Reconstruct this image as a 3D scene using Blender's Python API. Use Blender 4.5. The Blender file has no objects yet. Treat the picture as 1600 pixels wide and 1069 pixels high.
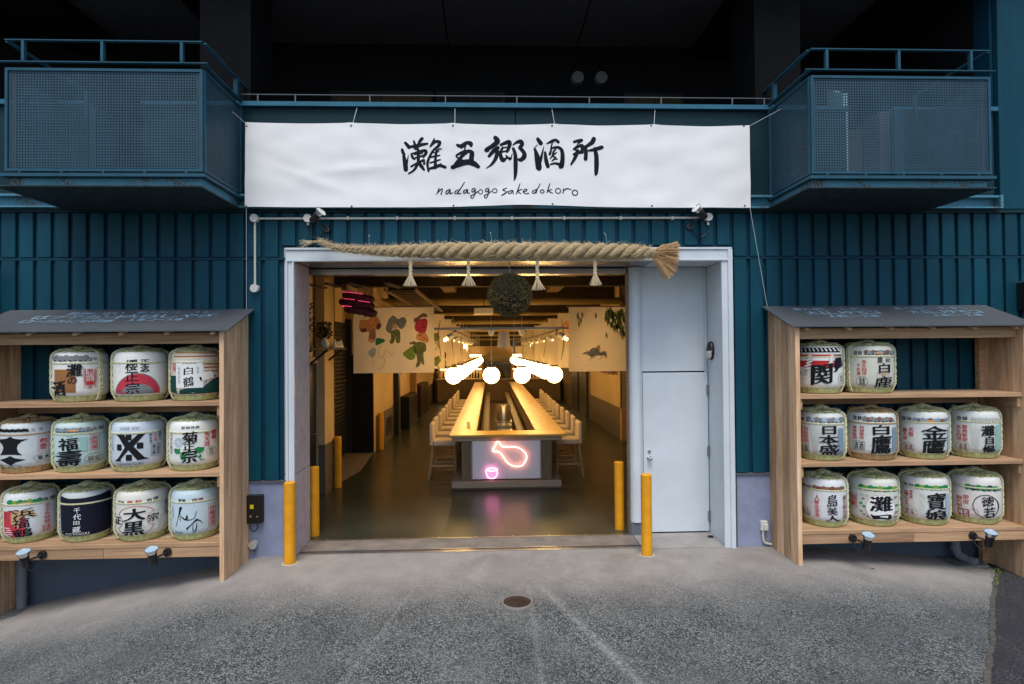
import bpy, bmesh, math, random
from math import sin, cos, pi, radians, asin, atan2, sqrt, tan
from mathutils import Vector, Matrix, noise
from mathutils.geometry import tessellate_polygon
random.seed(7)
S = bpy.context.scene
COL = S.collection

# ---------------------------------------------------------------- camera, world, sun, exposure
cam = bpy.data.cameras.new('camera'); camo = bpy.data.objects.new('camera', cam); COL.objects.link(camo)
cam.sensor_width = 36; cam.lens = 36 * 900 / 1600; cam.clip_end = 400; cam.clip_start = .05
_y, _p, _r = radians(2.1), radians(.73), radians(.46)
_f = Vector((sin(_y) * cos(_p), cos(_y) * cos(_p), sin(_p)))
_rt = Vector((cos(_y), -sin(_y), 0)); _up = _rt.cross(_f)
_rt2 = _rt * cos(_r) - _up * sin(_r); _up2 = _up * cos(_r) + _rt * sin(_r)
camo.matrix_world = Matrix(((_rt2.x, _up2.x, -_f.x, 0), (_rt2.y, _up2.y, -_f.y, -6.57), (_rt2.z, _up2.z, -_f.z, 2.3), (0, 0, 0, 1)))
S.camera = camo
W = bpy.data.worlds.new('World'); S.world = W; W.use_nodes = True
nt = W.node_tree; nt.nodes.clear()
sky = nt.nodes.new('ShaderNodeTexSky'); sky.sky_type = 'NISHITA'; sky.sun_disc = False
SUN_EL, SUN_AZ = radians(63), radians(186)
sky.sun_elevation = SUN_EL; sky.sun_rotation = SUN_AZ; sky.air_density = 1.0; sky.dust_density = 2.5; sky.ozone_density = 1.5
bg = nt.nodes.new('ShaderNodeBackground'); bg.inputs[1].default_value = .15
wo = nt.nodes.new('ShaderNodeOutputWorld'); nt.links.new(sky.outputs[0], bg.inputs[0]); nt.links.new(bg.outputs[0], wo.inputs[0])
sl = bpy.data.lights.new('sun', 'SUN'); sl.energy = 1.65; sl.angle = radians(28); sl.color = (1, .96, .9)
so = bpy.data.objects.new('sun', sl); COL.objects.link(so)
_d = Vector((sin(SUN_AZ) * cos(SUN_EL), cos(SUN_AZ) * cos(SUN_EL), sin(SUN_EL)))
so.rotation_euler = _d.to_track_quat('Z', 'Y').to_euler(); so.location = _d * 30
S.view_settings.view_transform = 'Standard'; S.view_settings.look = 'None'
S.view_settings.exposure = 0.35; S.view_settings.gamma = 1; S.view_settings.use_curve_mapping = False
S.render.engine = 'CYCLES'
S.cycles.use_denoising = True; S.cycles.max_bounces = 8; S.cycles.sample_clamp_indirect = 4
S.cycles.use_adaptive_sampling = True; S.cycles.adaptive_threshold = .01

# ---------------------------------------------------------------- materials
MC = {}
def rgb(*c): return (c[0], c[1], c[2], 1)
def M(name, col=(.5, .5, .5), rough=.6, metal=0, nscale=0, namt=0, bump=0, bscale=None, col2=None, stretch=(1, 1, 1), rnd=0, spec=None, emit=0, ecol=None, sheen=0):
    if name in MC: return MC[name]
    m = bpy.data.materials.new(name); m.use_nodes = True; n = m.node_tree; b = n.nodes['Principled BSDF']
    b.inputs['Roughness'].default_value = rough; b.inputs['Metallic'].default_value = metal
    b.inputs['Specular IOR Level'].default_value = spec if spec is not None else (.5 if rough < .36 or metal else .16)
    b.inputs['Base Color'].default_value = rgb(*col)
    src = None
    if nscale:
        tc = n.nodes.new('ShaderNodeTexCoord'); mp = n.nodes.new('ShaderNodeMapping'); mp.inputs['Scale'].default_value = stretch
        n.links.new(tc.outputs['Object'], mp.inputs[0])
        if rnd:
            oi = n.nodes.new('ShaderNodeObjectInfo'); va = n.nodes.new('ShaderNodeVectorMath'); va.operation = 'MULTIPLY_ADD'
            va.inputs[1].default_value = (37, 17, 23); n.links.new(oi.outputs['Random'], va.inputs[0]); n.links.new(tc.outputs['Object'], va.inputs[2]); n.links.new(va.outputs[0], mp.inputs[0])
        nz = n.nodes.new('ShaderNodeTexNoise'); nz.inputs['Scale'].default_value = nscale; nz.inputs['Detail'].default_value = 6; nz.inputs['Roughness'].default_value = .65
        n.links.new(mp.outputs[0], nz.inputs['Vector'])
        mr = n.nodes.new('ShaderNodeMapRange'); mr.inputs[1].default_value = .3; mr.inputs[2].default_value = .7
        mr.inputs[3].default_value = 0; mr.inputs[4].default_value = 1; n.links.new(nz.outputs['Fac'], mr.inputs[0])
        mx = n.nodes.new('ShaderNodeMix'); mx.data_type = 'RGBA'
        c2 = col2 or tuple(max(0, c * (1 - namt)) for c in col); c1 = col if col2 else tuple(c * (1 + namt) for c in col)
        mx.inputs[6].default_value = rgb(*c1); mx.inputs[7].default_value = rgb(*c2); n.links.new(mr.outputs[0], mx.inputs[0]); src = mx.outputs[2]
        if bump:
            bp = n.nodes.new('ShaderNodeBump'); bp.inputs['Strength'].default_value = bump; bp.inputs['Distance'].default_value = .01
            if bscale:
                n2 = n.nodes.new('ShaderNodeTexNoise'); n2.inputs['Scale'].default_value = bscale; n2.inputs['Detail'].default_value = 4; n.links.new(mp.outputs[0], n2.inputs['Vector']); n.links.new(n2.outputs['Fac'], bp.inputs['Height'])
            else: n.links.new(nz.outputs['Fac'], bp.inputs['Height'])
            n.links.new(bp.outputs[0], b.inputs['Normal'])
    if rnd:
        oi = n.nodes.new('ShaderNodeObjectInfo'); hv = n.nodes.new('ShaderNodeHueSaturation'); m2 = n.nodes.new('ShaderNodeMapRange')
        m2.inputs[3].default_value = 1 - rnd; m2.inputs[4].default_value = 1 + rnd; n.links.new(oi.outputs['Random'], m2.inputs[0]); n.links.new(m2.outputs[0], hv.inputs['Value'])
        hv.inputs['Color'].default_value = rgb(*col)
        if src: n.links.new(src, hv.inputs['Color'])
        src = hv.outputs[0]
    if src: n.links.new(src, b.inputs['Base Color'])
    if emit:
        b.inputs['Emission Color'].default_value = rgb(*(ecol or col)); b.inputs['Emission Strength'].default_value = emit
    MC[name] = m; return m

teal = M('teal siding paint', (.0034, .054, .084), .5, nscale=2.6, namt=.22, bump=.1, bscale=25, rnd=.1, stretch=(1.6, 1, .25))
teal_dark = M('teal groove shade', (.004, .04, .07), .55, nscale=3, namt=.2)  # siding teal darkened: shade of the grooves is put into the colour
teal_panel = M('teal panel paint', (.006, .03, .041), .5, nscale=1.4, namt=.18)
steelblue = M('blue steel paint', (.024, .085, .128), .45, nscale=5, namt=.18, bump=.05)
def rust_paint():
    m = M('rust speckled lit blue', (.075, .24, .33), .5, nscale=6, namt=.15); n = m.node_tree; b = n.nodes['Principled BSDF']  # base blue raised to carry light the beams catch; speckle is rust
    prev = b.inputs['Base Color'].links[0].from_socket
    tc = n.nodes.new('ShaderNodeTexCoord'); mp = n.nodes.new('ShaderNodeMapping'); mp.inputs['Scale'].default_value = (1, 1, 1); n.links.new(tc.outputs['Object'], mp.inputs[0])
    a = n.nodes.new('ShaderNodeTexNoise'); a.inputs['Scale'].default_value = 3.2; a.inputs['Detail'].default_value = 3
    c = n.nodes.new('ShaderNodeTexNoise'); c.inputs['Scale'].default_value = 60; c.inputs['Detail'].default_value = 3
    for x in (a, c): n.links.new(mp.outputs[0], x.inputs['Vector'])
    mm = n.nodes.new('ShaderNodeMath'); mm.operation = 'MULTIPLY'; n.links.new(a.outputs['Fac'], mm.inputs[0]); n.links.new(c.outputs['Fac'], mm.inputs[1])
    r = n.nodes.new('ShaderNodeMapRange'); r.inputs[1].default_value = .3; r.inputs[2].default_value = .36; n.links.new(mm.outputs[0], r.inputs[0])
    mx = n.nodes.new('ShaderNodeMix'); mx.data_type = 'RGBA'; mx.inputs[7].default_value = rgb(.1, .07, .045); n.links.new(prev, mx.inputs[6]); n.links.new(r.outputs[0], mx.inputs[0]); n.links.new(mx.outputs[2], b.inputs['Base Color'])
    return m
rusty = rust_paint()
perf = M('perforated steel paint', (.036, .078, .108), .5, nscale=3, namt=.15)
soffit = M('dark soffit board', (.12, .112, .115), .8, nscale=.8, namt=.15)
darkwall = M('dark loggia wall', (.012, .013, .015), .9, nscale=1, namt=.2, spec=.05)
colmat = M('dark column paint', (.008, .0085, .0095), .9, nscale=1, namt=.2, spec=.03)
gatemat = M('pale grey blue steel paint', (.58, .64, .68), .38, nscale=1.4, namt=.09, bump=.05, bscale=30)
revealmat = M('rough lavender mortar', (.4, .38, .43), .85, nscale=9, namt=.14, bump=.35, bscale=90)
plinthmat = M('lavender concrete', (.24, .28, .4), .8, nscale=3.5, namt=.14, bump=.15, bscale=60)
gap = M('black gap', (.01, .01, .012), .9)
yellow = M('bollard yellow paint', (.74, .33, .018), .42, nscale=7, namt=.13, bump=.1, bscale=40)
concrete = M('threshold concrete', (.2, .18, .16), .75, nscale=4, namt=.3, bump=.2, bscale=50)
wood = M('larch wood', (.76, .52, .32), .6, nscale=2.4, col2=(.38, .225, .125), stretch=(9, 9, .7), rnd=.3, bump=.12)
woodh = M('larch wood horizontal', (.54, .35, .2), .6, nscale=2.4, col2=(.27, .155, .09), stretch=(.6, 9, 12), rnd=.2, bump=.12)
woodlight = M('pale planed wood', (.6, .44, .28), .5, nscale=2.5, col2=(.44, .29, .17), stretch=(.7, 8, 10), rnd=.12)
roofmat = M('charcoal roof sheet', (.075, .085, .095), .55, nscale=1.5, namt=.12)
roofink = M('pale blue roof lettering', (.2, .32, .42), .6)
canvas_m = M('white banner canvas', (.85, .86, .85), .6, nscale=1.3, col2=(.76, .785, .79), bump=.2, bscale=3.2, stretch=(.6, 1, 1.2))
ink = M('black brush ink', (.009, .012, .017), .85, nscale=20, namt=.4)
straw = M('green rice straw', (.58, .6, .3), .8, nscale=25, col2=(.28, .32, .11), stretch=(1, 1, 1), bump=.4)
strawrope = M('pale green straw rope', (.76, .75, .52), .8, nscale=60, col2=(.46, .47, .27), bump=.4)
strawtan = M('tan rice straw', (.55, .4, .2), .8, nscale=25, col2=(.26, .17, .07), bump=.4)
tanrope = M('tan straw rope', (.6, .45, .27), .8, nscale=60, col2=(.3, .21, .1), bump=.4)
hemp = M('hemp rope fibre', (.62, .49, .29), .85, nscale=45, col2=(.3, .21, .1), stretch=(.5, 1, 2.5), bump=1, bscale=150)
hemph = M('hemp fibre hair', (.68, .56, .36), .85)
blackm = M('black lamp housing', (.012, .012, .013), .35)
whitepl = M('off white plastic', (.62, .62, .58), .45)
conduit_m = M('cream conduit', (.62, .6, .52), .45)
silver = M('brushed reflector', (.75, .78, .82), .25, 1)
chrome = M('chrome', (.7, .7, .72), .15, 1)
glassblue = M('lamp face glass', (.35, .5, .62), .15)
steel = M('stainless steel', (.55, .54, .52), .28, .9, nscale=3, namt=.1, stretch=(1, 1, 8))
lintel = M('lintel steel', (.36, .34, .33), .26, .75, nscale=3, namt=.1)
greypvc = M('grey pvc pipe', (.16, .19, .22), .5, nscale=4, namt=.15)
brown_box = M('dark brown box', (.02, .017, .015), .4)
sticker = M('yellow sticker', (.75, .6, .02), .5)
wirem = M('thin wire', (.45, .47, .5), .4, .5)
cedar = M('dark cedar needles', (.3, .225, .095), .8, nscale=38, col2=(.06, .048, .02), bump=.3)
# interior
cream = M('cream plaster', (.5, .36, .18), .8, nscale=2.5, namt=.07)
dado = M('brown grey dado', (.12, .095, .07), .6, nscale=2.5, namt=.12)
epoxy = M('worn green grey floor', (.05, .06, .045), .31, nscale=1.3, col2=(.016, .021, .015), bump=.05, bscale=5, stretch=(.7, 1, 1))
ceilm = M('dark brown ceiling deck', (.028, .022, .016), .8, nscale=2, namt=.2)
beamm = M('tan sprayed beam', (.24, .17, .09), .8, nscale=3, namt=.15)
pipem = M('cream painted pipe', (.3, .22, .09), .5, nscale=3, namt=.1)
ctop = M('pale burl counter wood', (.68, .47, .11), .38, nscale=11, col2=(.46, .24, .045), stretch=(1, .7, 1), bump=.02)
cbody = M('counter side wood', (.22, .16, .1), .5, nscale=4, col2=(.15, .1, .06), stretch=(8, 8, .8))
ctrim = M('counter trim wood', (.42, .33, .24), .5, nscale=4, col2=(.32, .24, .16), stretch=(.8, 8, 10))
stoolfab = M('cream stool upholstery', (.6, .5, .38), .85, nscale=60, namt=.06, bump=.1)
stoolwood = M('stool leg wood', (.45, .29, .14), .5, nscale=5, namt=.15)
globem = M('lit opal globe', (1, .86, .66), .3, emit=16, ecol=(1, .585, .185))
bulbm = M('lit bulb', (1, .8, .5), .3, emit=16, ecol=(1, .6, .24))
cloth = M('noren cotton', (.55, .47, .37), .85, nscale=3, namt=.05, bump=.15, bscale=4)
blackdoor = M('black door paint', (.009, .01, .012), .4)
shutterm = M('dark roller shutter', (.022, .02, .018), .4)
neonw = M('neon warm tube', (1, .6, .5), .3, emit=17, ecol=(1, .34, .2))
neonp = M('neon pink tube', (1, .4, .6), .3, emit=11, ecol=(1, .22, .5))
signw = M('white acrylic sign panel', (.78, .76, .82), .3)
bottlem = M('dark bottle glass', (.02, .03, .02), .15); bottleb = M('brown bottle glass', (.09, .04, .015), .15)
screen = M('dark screen glass', (.006, .008, .02), .12)
_n = cloth.node_tree; _b = _n.nodes['Principled BSDF']; _t = _n.nodes.new('ShaderNodeBsdfTranslucent'); _t.inputs[0].default_value = (.66, .58, .46, 1); _m = _n.nodes.new('ShaderNodeMixShader'); _m.inputs[0].default_value = .5
_n.links.new(_b.outputs[0], _m.inputs[1]); _n.links.new(_t.outputs[0], _m.inputs[2]); _n.links.new(_m.outputs[0], _n.nodes['Material Output'].inputs['Surface'])
leafg = M('olive leaf print', (.1, .12, .05), .9)

def groundmat(kind):
    m = bpy.data.materials.new(kind); m.use_nodes = True; n = m.node_tree; b = n.nodes['Principled BSDF']; L = n.links.new
    b.inputs['Roughness'].default_value = .85; b.inputs['Specular IOR Level'].default_value = .25
    tc = n.nodes.new('ShaderNodeTexCoord'); P = tc.outputs['Object']
    def nz(s, d=4, r=.6):
        x = n.nodes.new('ShaderNodeTexNoise'); x.inputs['Scale'].default_value = s; x.inputs['Detail'].default_value = d; x.inputs['Roughness'].default_value = r; L(P, x.inputs['Vector']); return x.outputs['Fac']
    def rng(i, a, c, lo=0., hi=1.):
        x = n.nodes.new('ShaderNodeMapRange'); x.inputs[1].default_value = a; x.inputs[2].default_value = c; x.inputs[3].default_value = lo; x.inputs[4].default_value = hi; L(i, x.inputs[0]); return x.outputs[0]
    def mth(op, i, j):
        x = n.nodes.new('ShaderNodeMath'); x.operation = op
        for k, v in ((0, i), (1, j)):
            if isinstance(v, (int, float)): x.inputs[k].default_value = v
            else: L(v, x.inputs[k])
        return x.outputs[0]
    def mix(f, c1, c2):
        x = n.nodes.new('ShaderNodeMix'); x.data_type = 'RGBA'; L(f, x.inputs[0])
        for k, v in ((6, c1), (7, c2)):
            if isinstance(v, tuple): x.inputs[k].default_value = rgb(*v)
            else: L(v, x.inputs[k])
        return x.outputs[2]
    vo = n.nodes.new('ShaderNodeTexVoronoi'); vo.inputs['Scale'].default_value = 120; L(P, vo.inputs['Vector'])
    sp = n.nodes.new('ShaderNodeSeparateColor'); L(vo.outputs['Color'], sp.inputs[0])
    spk = rng(sp.outputs[0], .45, 1.0)
    fine = nz(150, 2)
    if kind == 'driveway asphalt':
        agg = mix(spk, (.011, .014, .016), (.36, .39, .385))
        agg = mix(rng(fine, .45, .8), agg, (.1, .108, .108))
        agg = mix(rng(nz(2.4, 5), .4, .62, 0, .35), agg, (.17, .178, .172))
        agg = mix(rng(nz(.9, 5), .45, .62, 0, .4), agg, (.045, .052, .055))
        con = mix(rng(nz(3, 6), .35, .7), (.32, .305, .282), (.245, .234, .217))
        con = mix(rng(nz(90, 3), .55, .75, 0, .35), con, (.15, .14, .13))
        con = mix(rng(nz(1.1, 3), .55, .7, 0, .3), con, (.2, .18, .16))
        con = mix(rng(nz(170, 2), .62, .7, 0, .8), con, (.09, .085, .08))
        con = mix(rng(nz(.5, 6, .75), .545, .56, 0, .18), con, (.12, .1, .085))
        xyz = n.nodes.new('ShaderNodeSeparateXYZ'); L(P, xyz.inputs[0]); Y, X = xyz.outputs[1], xyz.outputs[0]
        yy = mth('ADD', Y, mth('MULTIPLY', mth('SUBTRACT', nz(1.3, 6, .7), .5), .9))
        yy = mth('ADD', yy, mth('MULTIPLY', mth('SUBTRACT', nz(40, 4, .7), .5), .45))
        f = rng(mth('ADD', yy, mth('MULTIPLY', mth('SUBTRACT', sp.outputs[1], .5), .35)), -1.5, -.72)     # 1 near the wall
        base = mix(f, agg, con)
        def line(x0, y0, x1, y1, w, amt):
            dx, dy = x1 - x0, y1 - y0; l = sqrt(dx * dx + dy * dy); nx, ny = -dy / l, dx / l
            d = mth('ABSOLUTE', mth('ADD', mth('ADD', mth('MULTIPLY', X, nx), mth('MULTIPLY', Y, ny)), -(x0 * nx + y0 * ny)), 0)
            d = mth('ADD', d, mth('MULTIPLY', mth('SUBTRACT', nz(14, 4), .5), .08))
            k = mth('MULTIPLY', rng(d, w, 0), rng(Y, -.7, -1.1)); return mth('MULTIPLY', mth('MULTIPLY', k, amt), rng(nz(30, 4), .35, .6))
        base = mix(line(.45, -.9, 1.1, -2.9, .06, .55), base, (.4, .4, .39))
        base = mix(line(.35, -.7, .33, -2.9, .035, .35), base, (.38, .38, .38))
        base = mix(line(-.75, -.9, -1.1, -2.9, .03, .3), base, (.38, .38, .38))
        L(base, b.inputs['Base Color'])
        hb = mth('MULTIPLY', mth('ADD', sp.outputs[0], fine), mth('SUBTRACT', 1.1, f))
    else:
        a = mix(spk, (.02, .021, .024), (.1, .1, .104)); a = mix(rng(nz(2, 4), .45, .7), a, (.03, .031, .035)); L(a, b.inputs['Base Color']); hb = fine
    bp = n.nodes.new('ShaderNodeBump'); bp.inputs['Strength'].default_value = .5; bp.inputs['Distance'].default_value = .006; L(hb, bp.inputs['Height']); L(bp.outputs[0], b.inputs['Normal'])
    return m
drive_m = groundmat('driveway asphalt'); newasph_m = groundmat('new dark asphalt')

# ---------------------------------------------------------------- mesh helpers
def wloc(o):
    v = Vector((0, 0, 0))
    while o is not None: v += o.location; o = o.parent
    return v
class MB:
    def __init__(s): s.v = []; s.f = []; s.p = []
    def add(s, vs, fs):
        k = len(s.v); s.p.append((k, len(s.f))); s.v += [tuple(v) for v in vs]; s.f += [tuple(i + k for i in f) for f in fs]; return s
    def box(s, x0, x1, y0, y1, z0, z1):
        if x0 > x1: x0, x1 = x1, x0
        if y0 > y1: y0, y1 = y1, y0
        if z0 > z1: z0, z1 = z1, z0
        return s.add([(x0, y0, z0), (x1, y0, z0), (x1, y1, z0), (x0, y1, z0), (x0, y0, z1), (x1, y0, z1), (x1, y1, z1), (x0, y1, z1)],
                     [(0, 3, 2, 1), (4, 5, 6, 7), (0, 1, 5, 4), (1, 2, 6, 5), (2, 3, 7, 6), (3, 0, 4, 7)])
    def bev(s, x0, x1, y0, y1, z0, z1, b=.004):
        bm = bmesh.new(); t = MB().box(x0, x1, y0, y1, z0, z1)
        vv = [bm.verts.new(v) for v in t.v]; [bm.faces.new([vv[i] for i in f]) for f in t.f]
        bmesh.ops.bevel(bm, geom=bm.edges[:], offset=b, segments=1, affect='EDGES')
        bm.verts.index_update(); s.add([v.co[:] for v in bm.verts], [[v.index for v in f.verts] for f in bm.faces]); bm.free(); return s
    def bar(s, p, q, w, h=None, up=(0, 0, 1)):
        p, q = Vector(p), Vector(q); h = h or w; d = (q - p).normalized(); u = Vector(up)
        if abs(d.dot(u)) > .98: u = Vector((0, 1, 0))
        a = d.cross(u).normalized() * w / 2; c = a.cross(d).normalized() * h / 2
        vs = [p - a - c, p + a - c, p + a + c, p - a + c, q - a - c, q + a - c, q + a + c, q - a + c]
        return s.add(vs, [(0, 3, 2, 1), (4, 5, 6, 7), (0, 1, 5, 4), (1, 2, 6, 5), (2, 3, 7, 6), (3, 0, 4, 7)])
    def tube(s, pts, r, seg=8, caps=True, closed=False):
        pts = [Vector(p) for p in pts]; n = len(pts); rs = r if isinstance(r, (list, tuple)) else [r] * n
        prev = None; vs = []
        for i, p in enumerate(pts):
            if closed: d = pts[(i + 1) % n] - pts[i - 1]
            else: d = pts[min(i + 1, n - 1)] - pts[max(i - 1, 0)]
            d = d.normalized() if d.length > 1e-9 else Vector((0, 0, 1))
            if prev is None:
                u = Vector((0, 0, 1)) if abs(d.z) < .9 else Vector((1, 0, 0)); a = d.cross(u).normalized()
            else:
                a = prev - d * prev.dot(d); a = a.normalized() if a.length > 1e-9 else d.orthogonal().normalized()
            prev = a; c = d.cross(a)
            for k in range(seg):
                t = 2 * pi * k / seg; vs.append(p + (a * cos(t) + c * sin(t)) * rs[i])
        fs = []
        for i in range(n - (0 if closed else 1)):
            j = (i + 1) % n
            for k in range(seg): fs.append((i * seg + k, i * seg + (k + 1) % seg, j * seg + (k + 1) % seg, j * seg + k))
        if caps and not closed: fs += [tuple(range(seg))[::-1], tuple((n - 1) * seg + k for k in range(seg))]
        return s.add(vs, fs)
    def cyl(s, p, q, r, r2=None, seg=16): return s.tube([p, q], [r, r if r2 is None else r2], seg)
    def lathe(s, prof, seg=24, c=(0, 0, 0), ax='Z'):
        vs = []; 
        for r, z in prof:
            for k in range(seg):
                t = 2 * pi * k / seg; x, y = r * cos(t), r * sin(t)
                v = (x, y, z) if ax == 'Z' else ((x, z, y) if ax == 'Y' else (z, x, y)); vs.append((v[0] + c[0], v[1] + c[1], v[2] + c[2]))
        fs = []
        for i in range(len(prof) - 1):
            for k in range(seg): fs.append((i * seg + k, i * seg + (k + 1) % seg, (i + 1) * seg + (k + 1) % seg, (i + 1) * seg + k))
        return s.add(vs, fs)
    def sphere(s, c, r, seg=20, rings=12, sc=(1, 1, 1)):
        pr = [(max(1e-4, r * sin(pi * i / rings)), r * cos(pi * i / rings)) for i in range(rings + 1)]; k = len(s.v); s.lathe(pr, seg)
        for i in range(k, len(s.v)): v = s.v[i]; s.v[i] = (v[0] * sc[0] + c[0], v[1] * sc[1] + c[1], v[2] * sc[2] + c[2])
        return s
    def prism(s, poly, axis, a, b):
        n = len(poly)
        def m(p, t): return (t, p[0], p[1]) if axis == 'X' else ((p[0], t, p[1]) if axis == 'Y' else (p[0], p[1], t))
        vs = [m(p, a) for p in poly] + [m(p, b) for p in poly]
        return s.add(vs, [tuple(range(n))[::-1], tuple(range(n, 2 * n))] + [(i, (i + 1) % n, (i + 1) % n + n, i + n) for i in range(n)])
    def rot(s, a, c=(0, 0, 0), ax='Z'):
        R = Matrix.Rotation(a, 3, ax); c = Vector(c); s.v = [tuple(R @ (Vector(v) - c) + c) for v in s.v]; return s
    def move(s, dx, dy, dz): s.v = [(v[0] + dx, v[1] + dy, v[2] + dz) for v in s.v]; return s
    def clusters(s):
        """groups of primitives that touch (2 cm): a builder call with far-apart pieces yields one object each"""
        n = len(s.p); bb = []
        for i, (a, _) in enumerate(s.p):
            b = s.p[i + 1][0] if i + 1 < n else len(s.v); q = s.v[a:b]
            bb.append([min(v[k] for v in q) - .012 for k in range(3)] + [max(v[k] for v in q) + .012 for k in range(3)])
        g = list(range(n))
        def f(i):
            while g[i] != i: i = g[i]
            return i
        for i in range(n):
            for j in range(i):
                if all(bb[i][k] <= bb[j][k + 3] and bb[j][k] <= bb[i][k + 3] for k in range(3)): g[f(i)] = f(j)
        out = {}
        for i in range(n): out.setdefault(f(i), []).append(i)
        return list(out.values())
    def build(s, name, mat, parent=None, smooth=False, world=True, **tags):
        if 1 < len(s.p) <= 60 and s.p[-1][0] < len(s.v) and getattr(s, 'fixn', True) and tags.get('kind') != 'stuff' and (parent is not None or tags):
            cl = s.clusters()
            if len(cl) > 1:
                first = None
                for c in cl:
                    m = MB()
                    for i in c:
                        a, fa = s.p[i]; b, fb = s.p[i + 1] if i + 1 < len(s.p) else (len(s.v), len(s.f)); m.add(s.v[a:b], [tuple(x - a for x in q) for q in s.f[fa:fb]])
                    m.p = m.p[:1]; o = m.build(name, mat, parent, smooth, world, **tags); first = first or o
                return first
        me = bpy.data.meshes.new(name)
        off = wloc(parent) if (parent is not None and world) else Vector((0, 0, 0))
        me.from_pydata([(v[0] - off.x, v[1] - off.y, v[2] - off.z) for v in s.v], [], s.f)
        bm = bmesh.new(); bm.from_mesh(me)
        if getattr(s, 'fixn', True): bmesh.ops.recalc_face_normals(bm, faces=bm.faces)
        bm.to_mesh(me); bm.free()
        for m in (mat if isinstance(mat, (list, tuple)) else [mat]): me.materials.append(m)
        if smooth:
            me.shade_smooth()
            if smooth != 'all': me.set_sharp_from_angle(angle=radians(40))
        o = bpy.data.objects.new(name, me); COL.objects.link(o)
        if parent is not None: o.parent = parent
        for k, v in tags.items(): o[k] = v
        return o
def thing(name, label, cat, loc=(0, 0, 0), rz=0, group=None):
    o = bpy.data.objects.new(name, None); COL.objects.link(o); o.location = loc; o.rotation_euler = (0, 0, rz)
    o.empty_display_size = .1; o['label'] = label; o['category'] = cat
    if group: o['group'] = group
    return o
def node(name, parent, loc=(0, 0, 0), label=None):
    o = bpy.data.objects.new(name, None); COL.objects.link(o); o.parent = parent; o.location = Vector(loc) - wloc(parent); o.empty_display_size = .1
    if label: o['label'] = label
    return o
def inst(src, parent=None, loc=None, rz=None, scale=None):
    c = src.copy(); COL.objects.link(c)
    if parent is not None: c.parent = parent
    if loc is not None: c.location = loc
    if rz is not None: c.rotation_euler = (0, 0, rz)
    if scale is not None: c.scale = scale
    return c
def dup(root, loc, rz=None, label=None, scale=None):
    kids = list(root.children); c = inst(root, None, loc, rz, scale)
    if label: c['label'] = label
    for k in kids:
        k2 = inst(k, c)
        for g in k.children: inst(g, k2)
    return c
def single(o, label, cat, group=None):
    o['label'] = label; o['category'] = cat
    if group: o['group'] = group
    return o

# ---------------------------------------------------------------- flat print (lettering, emblems)
INK = {'k': ('black print ink', (.01, .011, .013)), 'r': ('red print ink', (.5, .03, .03)), 'w': ('white print ink', (.75, .77, .76)), 'g': ('green print ink', (.02, .22, .07)),
       'n': ('navy print', (.008, .01, .022)), 'y': ('grey print', (.2, .22, .22)), 'o': ('orange brown print', (.36, .15, .04)), 'b': ('brown print', (.19, .11, .075)), 'l': ('pale line print', (.42, .46, .45)),
       'c': ('pale teal print', (.3, .5, .46)), 'u': ('pale blue print', (.36, .46, .56)), 'd': ('dark green print', (.01, .06, .05)), 't': ('tan print', (.5, .33, .17)), 'p': ('pink print', (.65, .36, .34)),
       'e': ('steel blue print', (.2, .3, .38)), 'm': ('maroon print', (.22, .05, .05)), 's': ('yellow green print', (.2, .32, .05)), 'R': ('crimson print', (.5, .045, .07)), 'G': ('olive print', (.15, .19, .05)), 'O': ('faded orange print', (.7, .3, .1))}
def inkm(c): return M(INK[c][0], INK[c][1], .7)
GC = {}
def glyph(ch, off=0.):
    k = (ch, off)
    if k in GC: return GC[k]
    cu = bpy.data.curves.new('glyph', 'FONT'); cu.body = ch; cu.offset = off; cu.resolution_u = 3
    o = bpy.data.objects.new('glyph', cu); COL.objects.link(o); dg = bpy.context.evaluated_depsgraph_get()
    me = bpy.data.meshes.new_from_object(o.evaluated_get(dg)); me.calc_loop_triangles()
    vs = [(v.co.x, v.co.y) for v in me.vertices]; tr = [tuple(t.vertices) for t in me.loop_triangles]
    bpy.data.objects.remove(o); bpy.data.curves.remove(cu); bpy.data.meshes.remove(me)
    xs = [v[0] for v in vs] or [0]; ys = [v[1] for v in vs] or [0]
    x0, x1, y0, y1 = min(xs), max(xs), min(ys), max(ys); w = max(x1 - x0, 1e-3); h = max(y1 - y0, 1e-3)
    GC[k] = ([((x - x0) / w, (y - y0) / h) for x, y in vs], tr, w / h); return GC[k]
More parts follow.
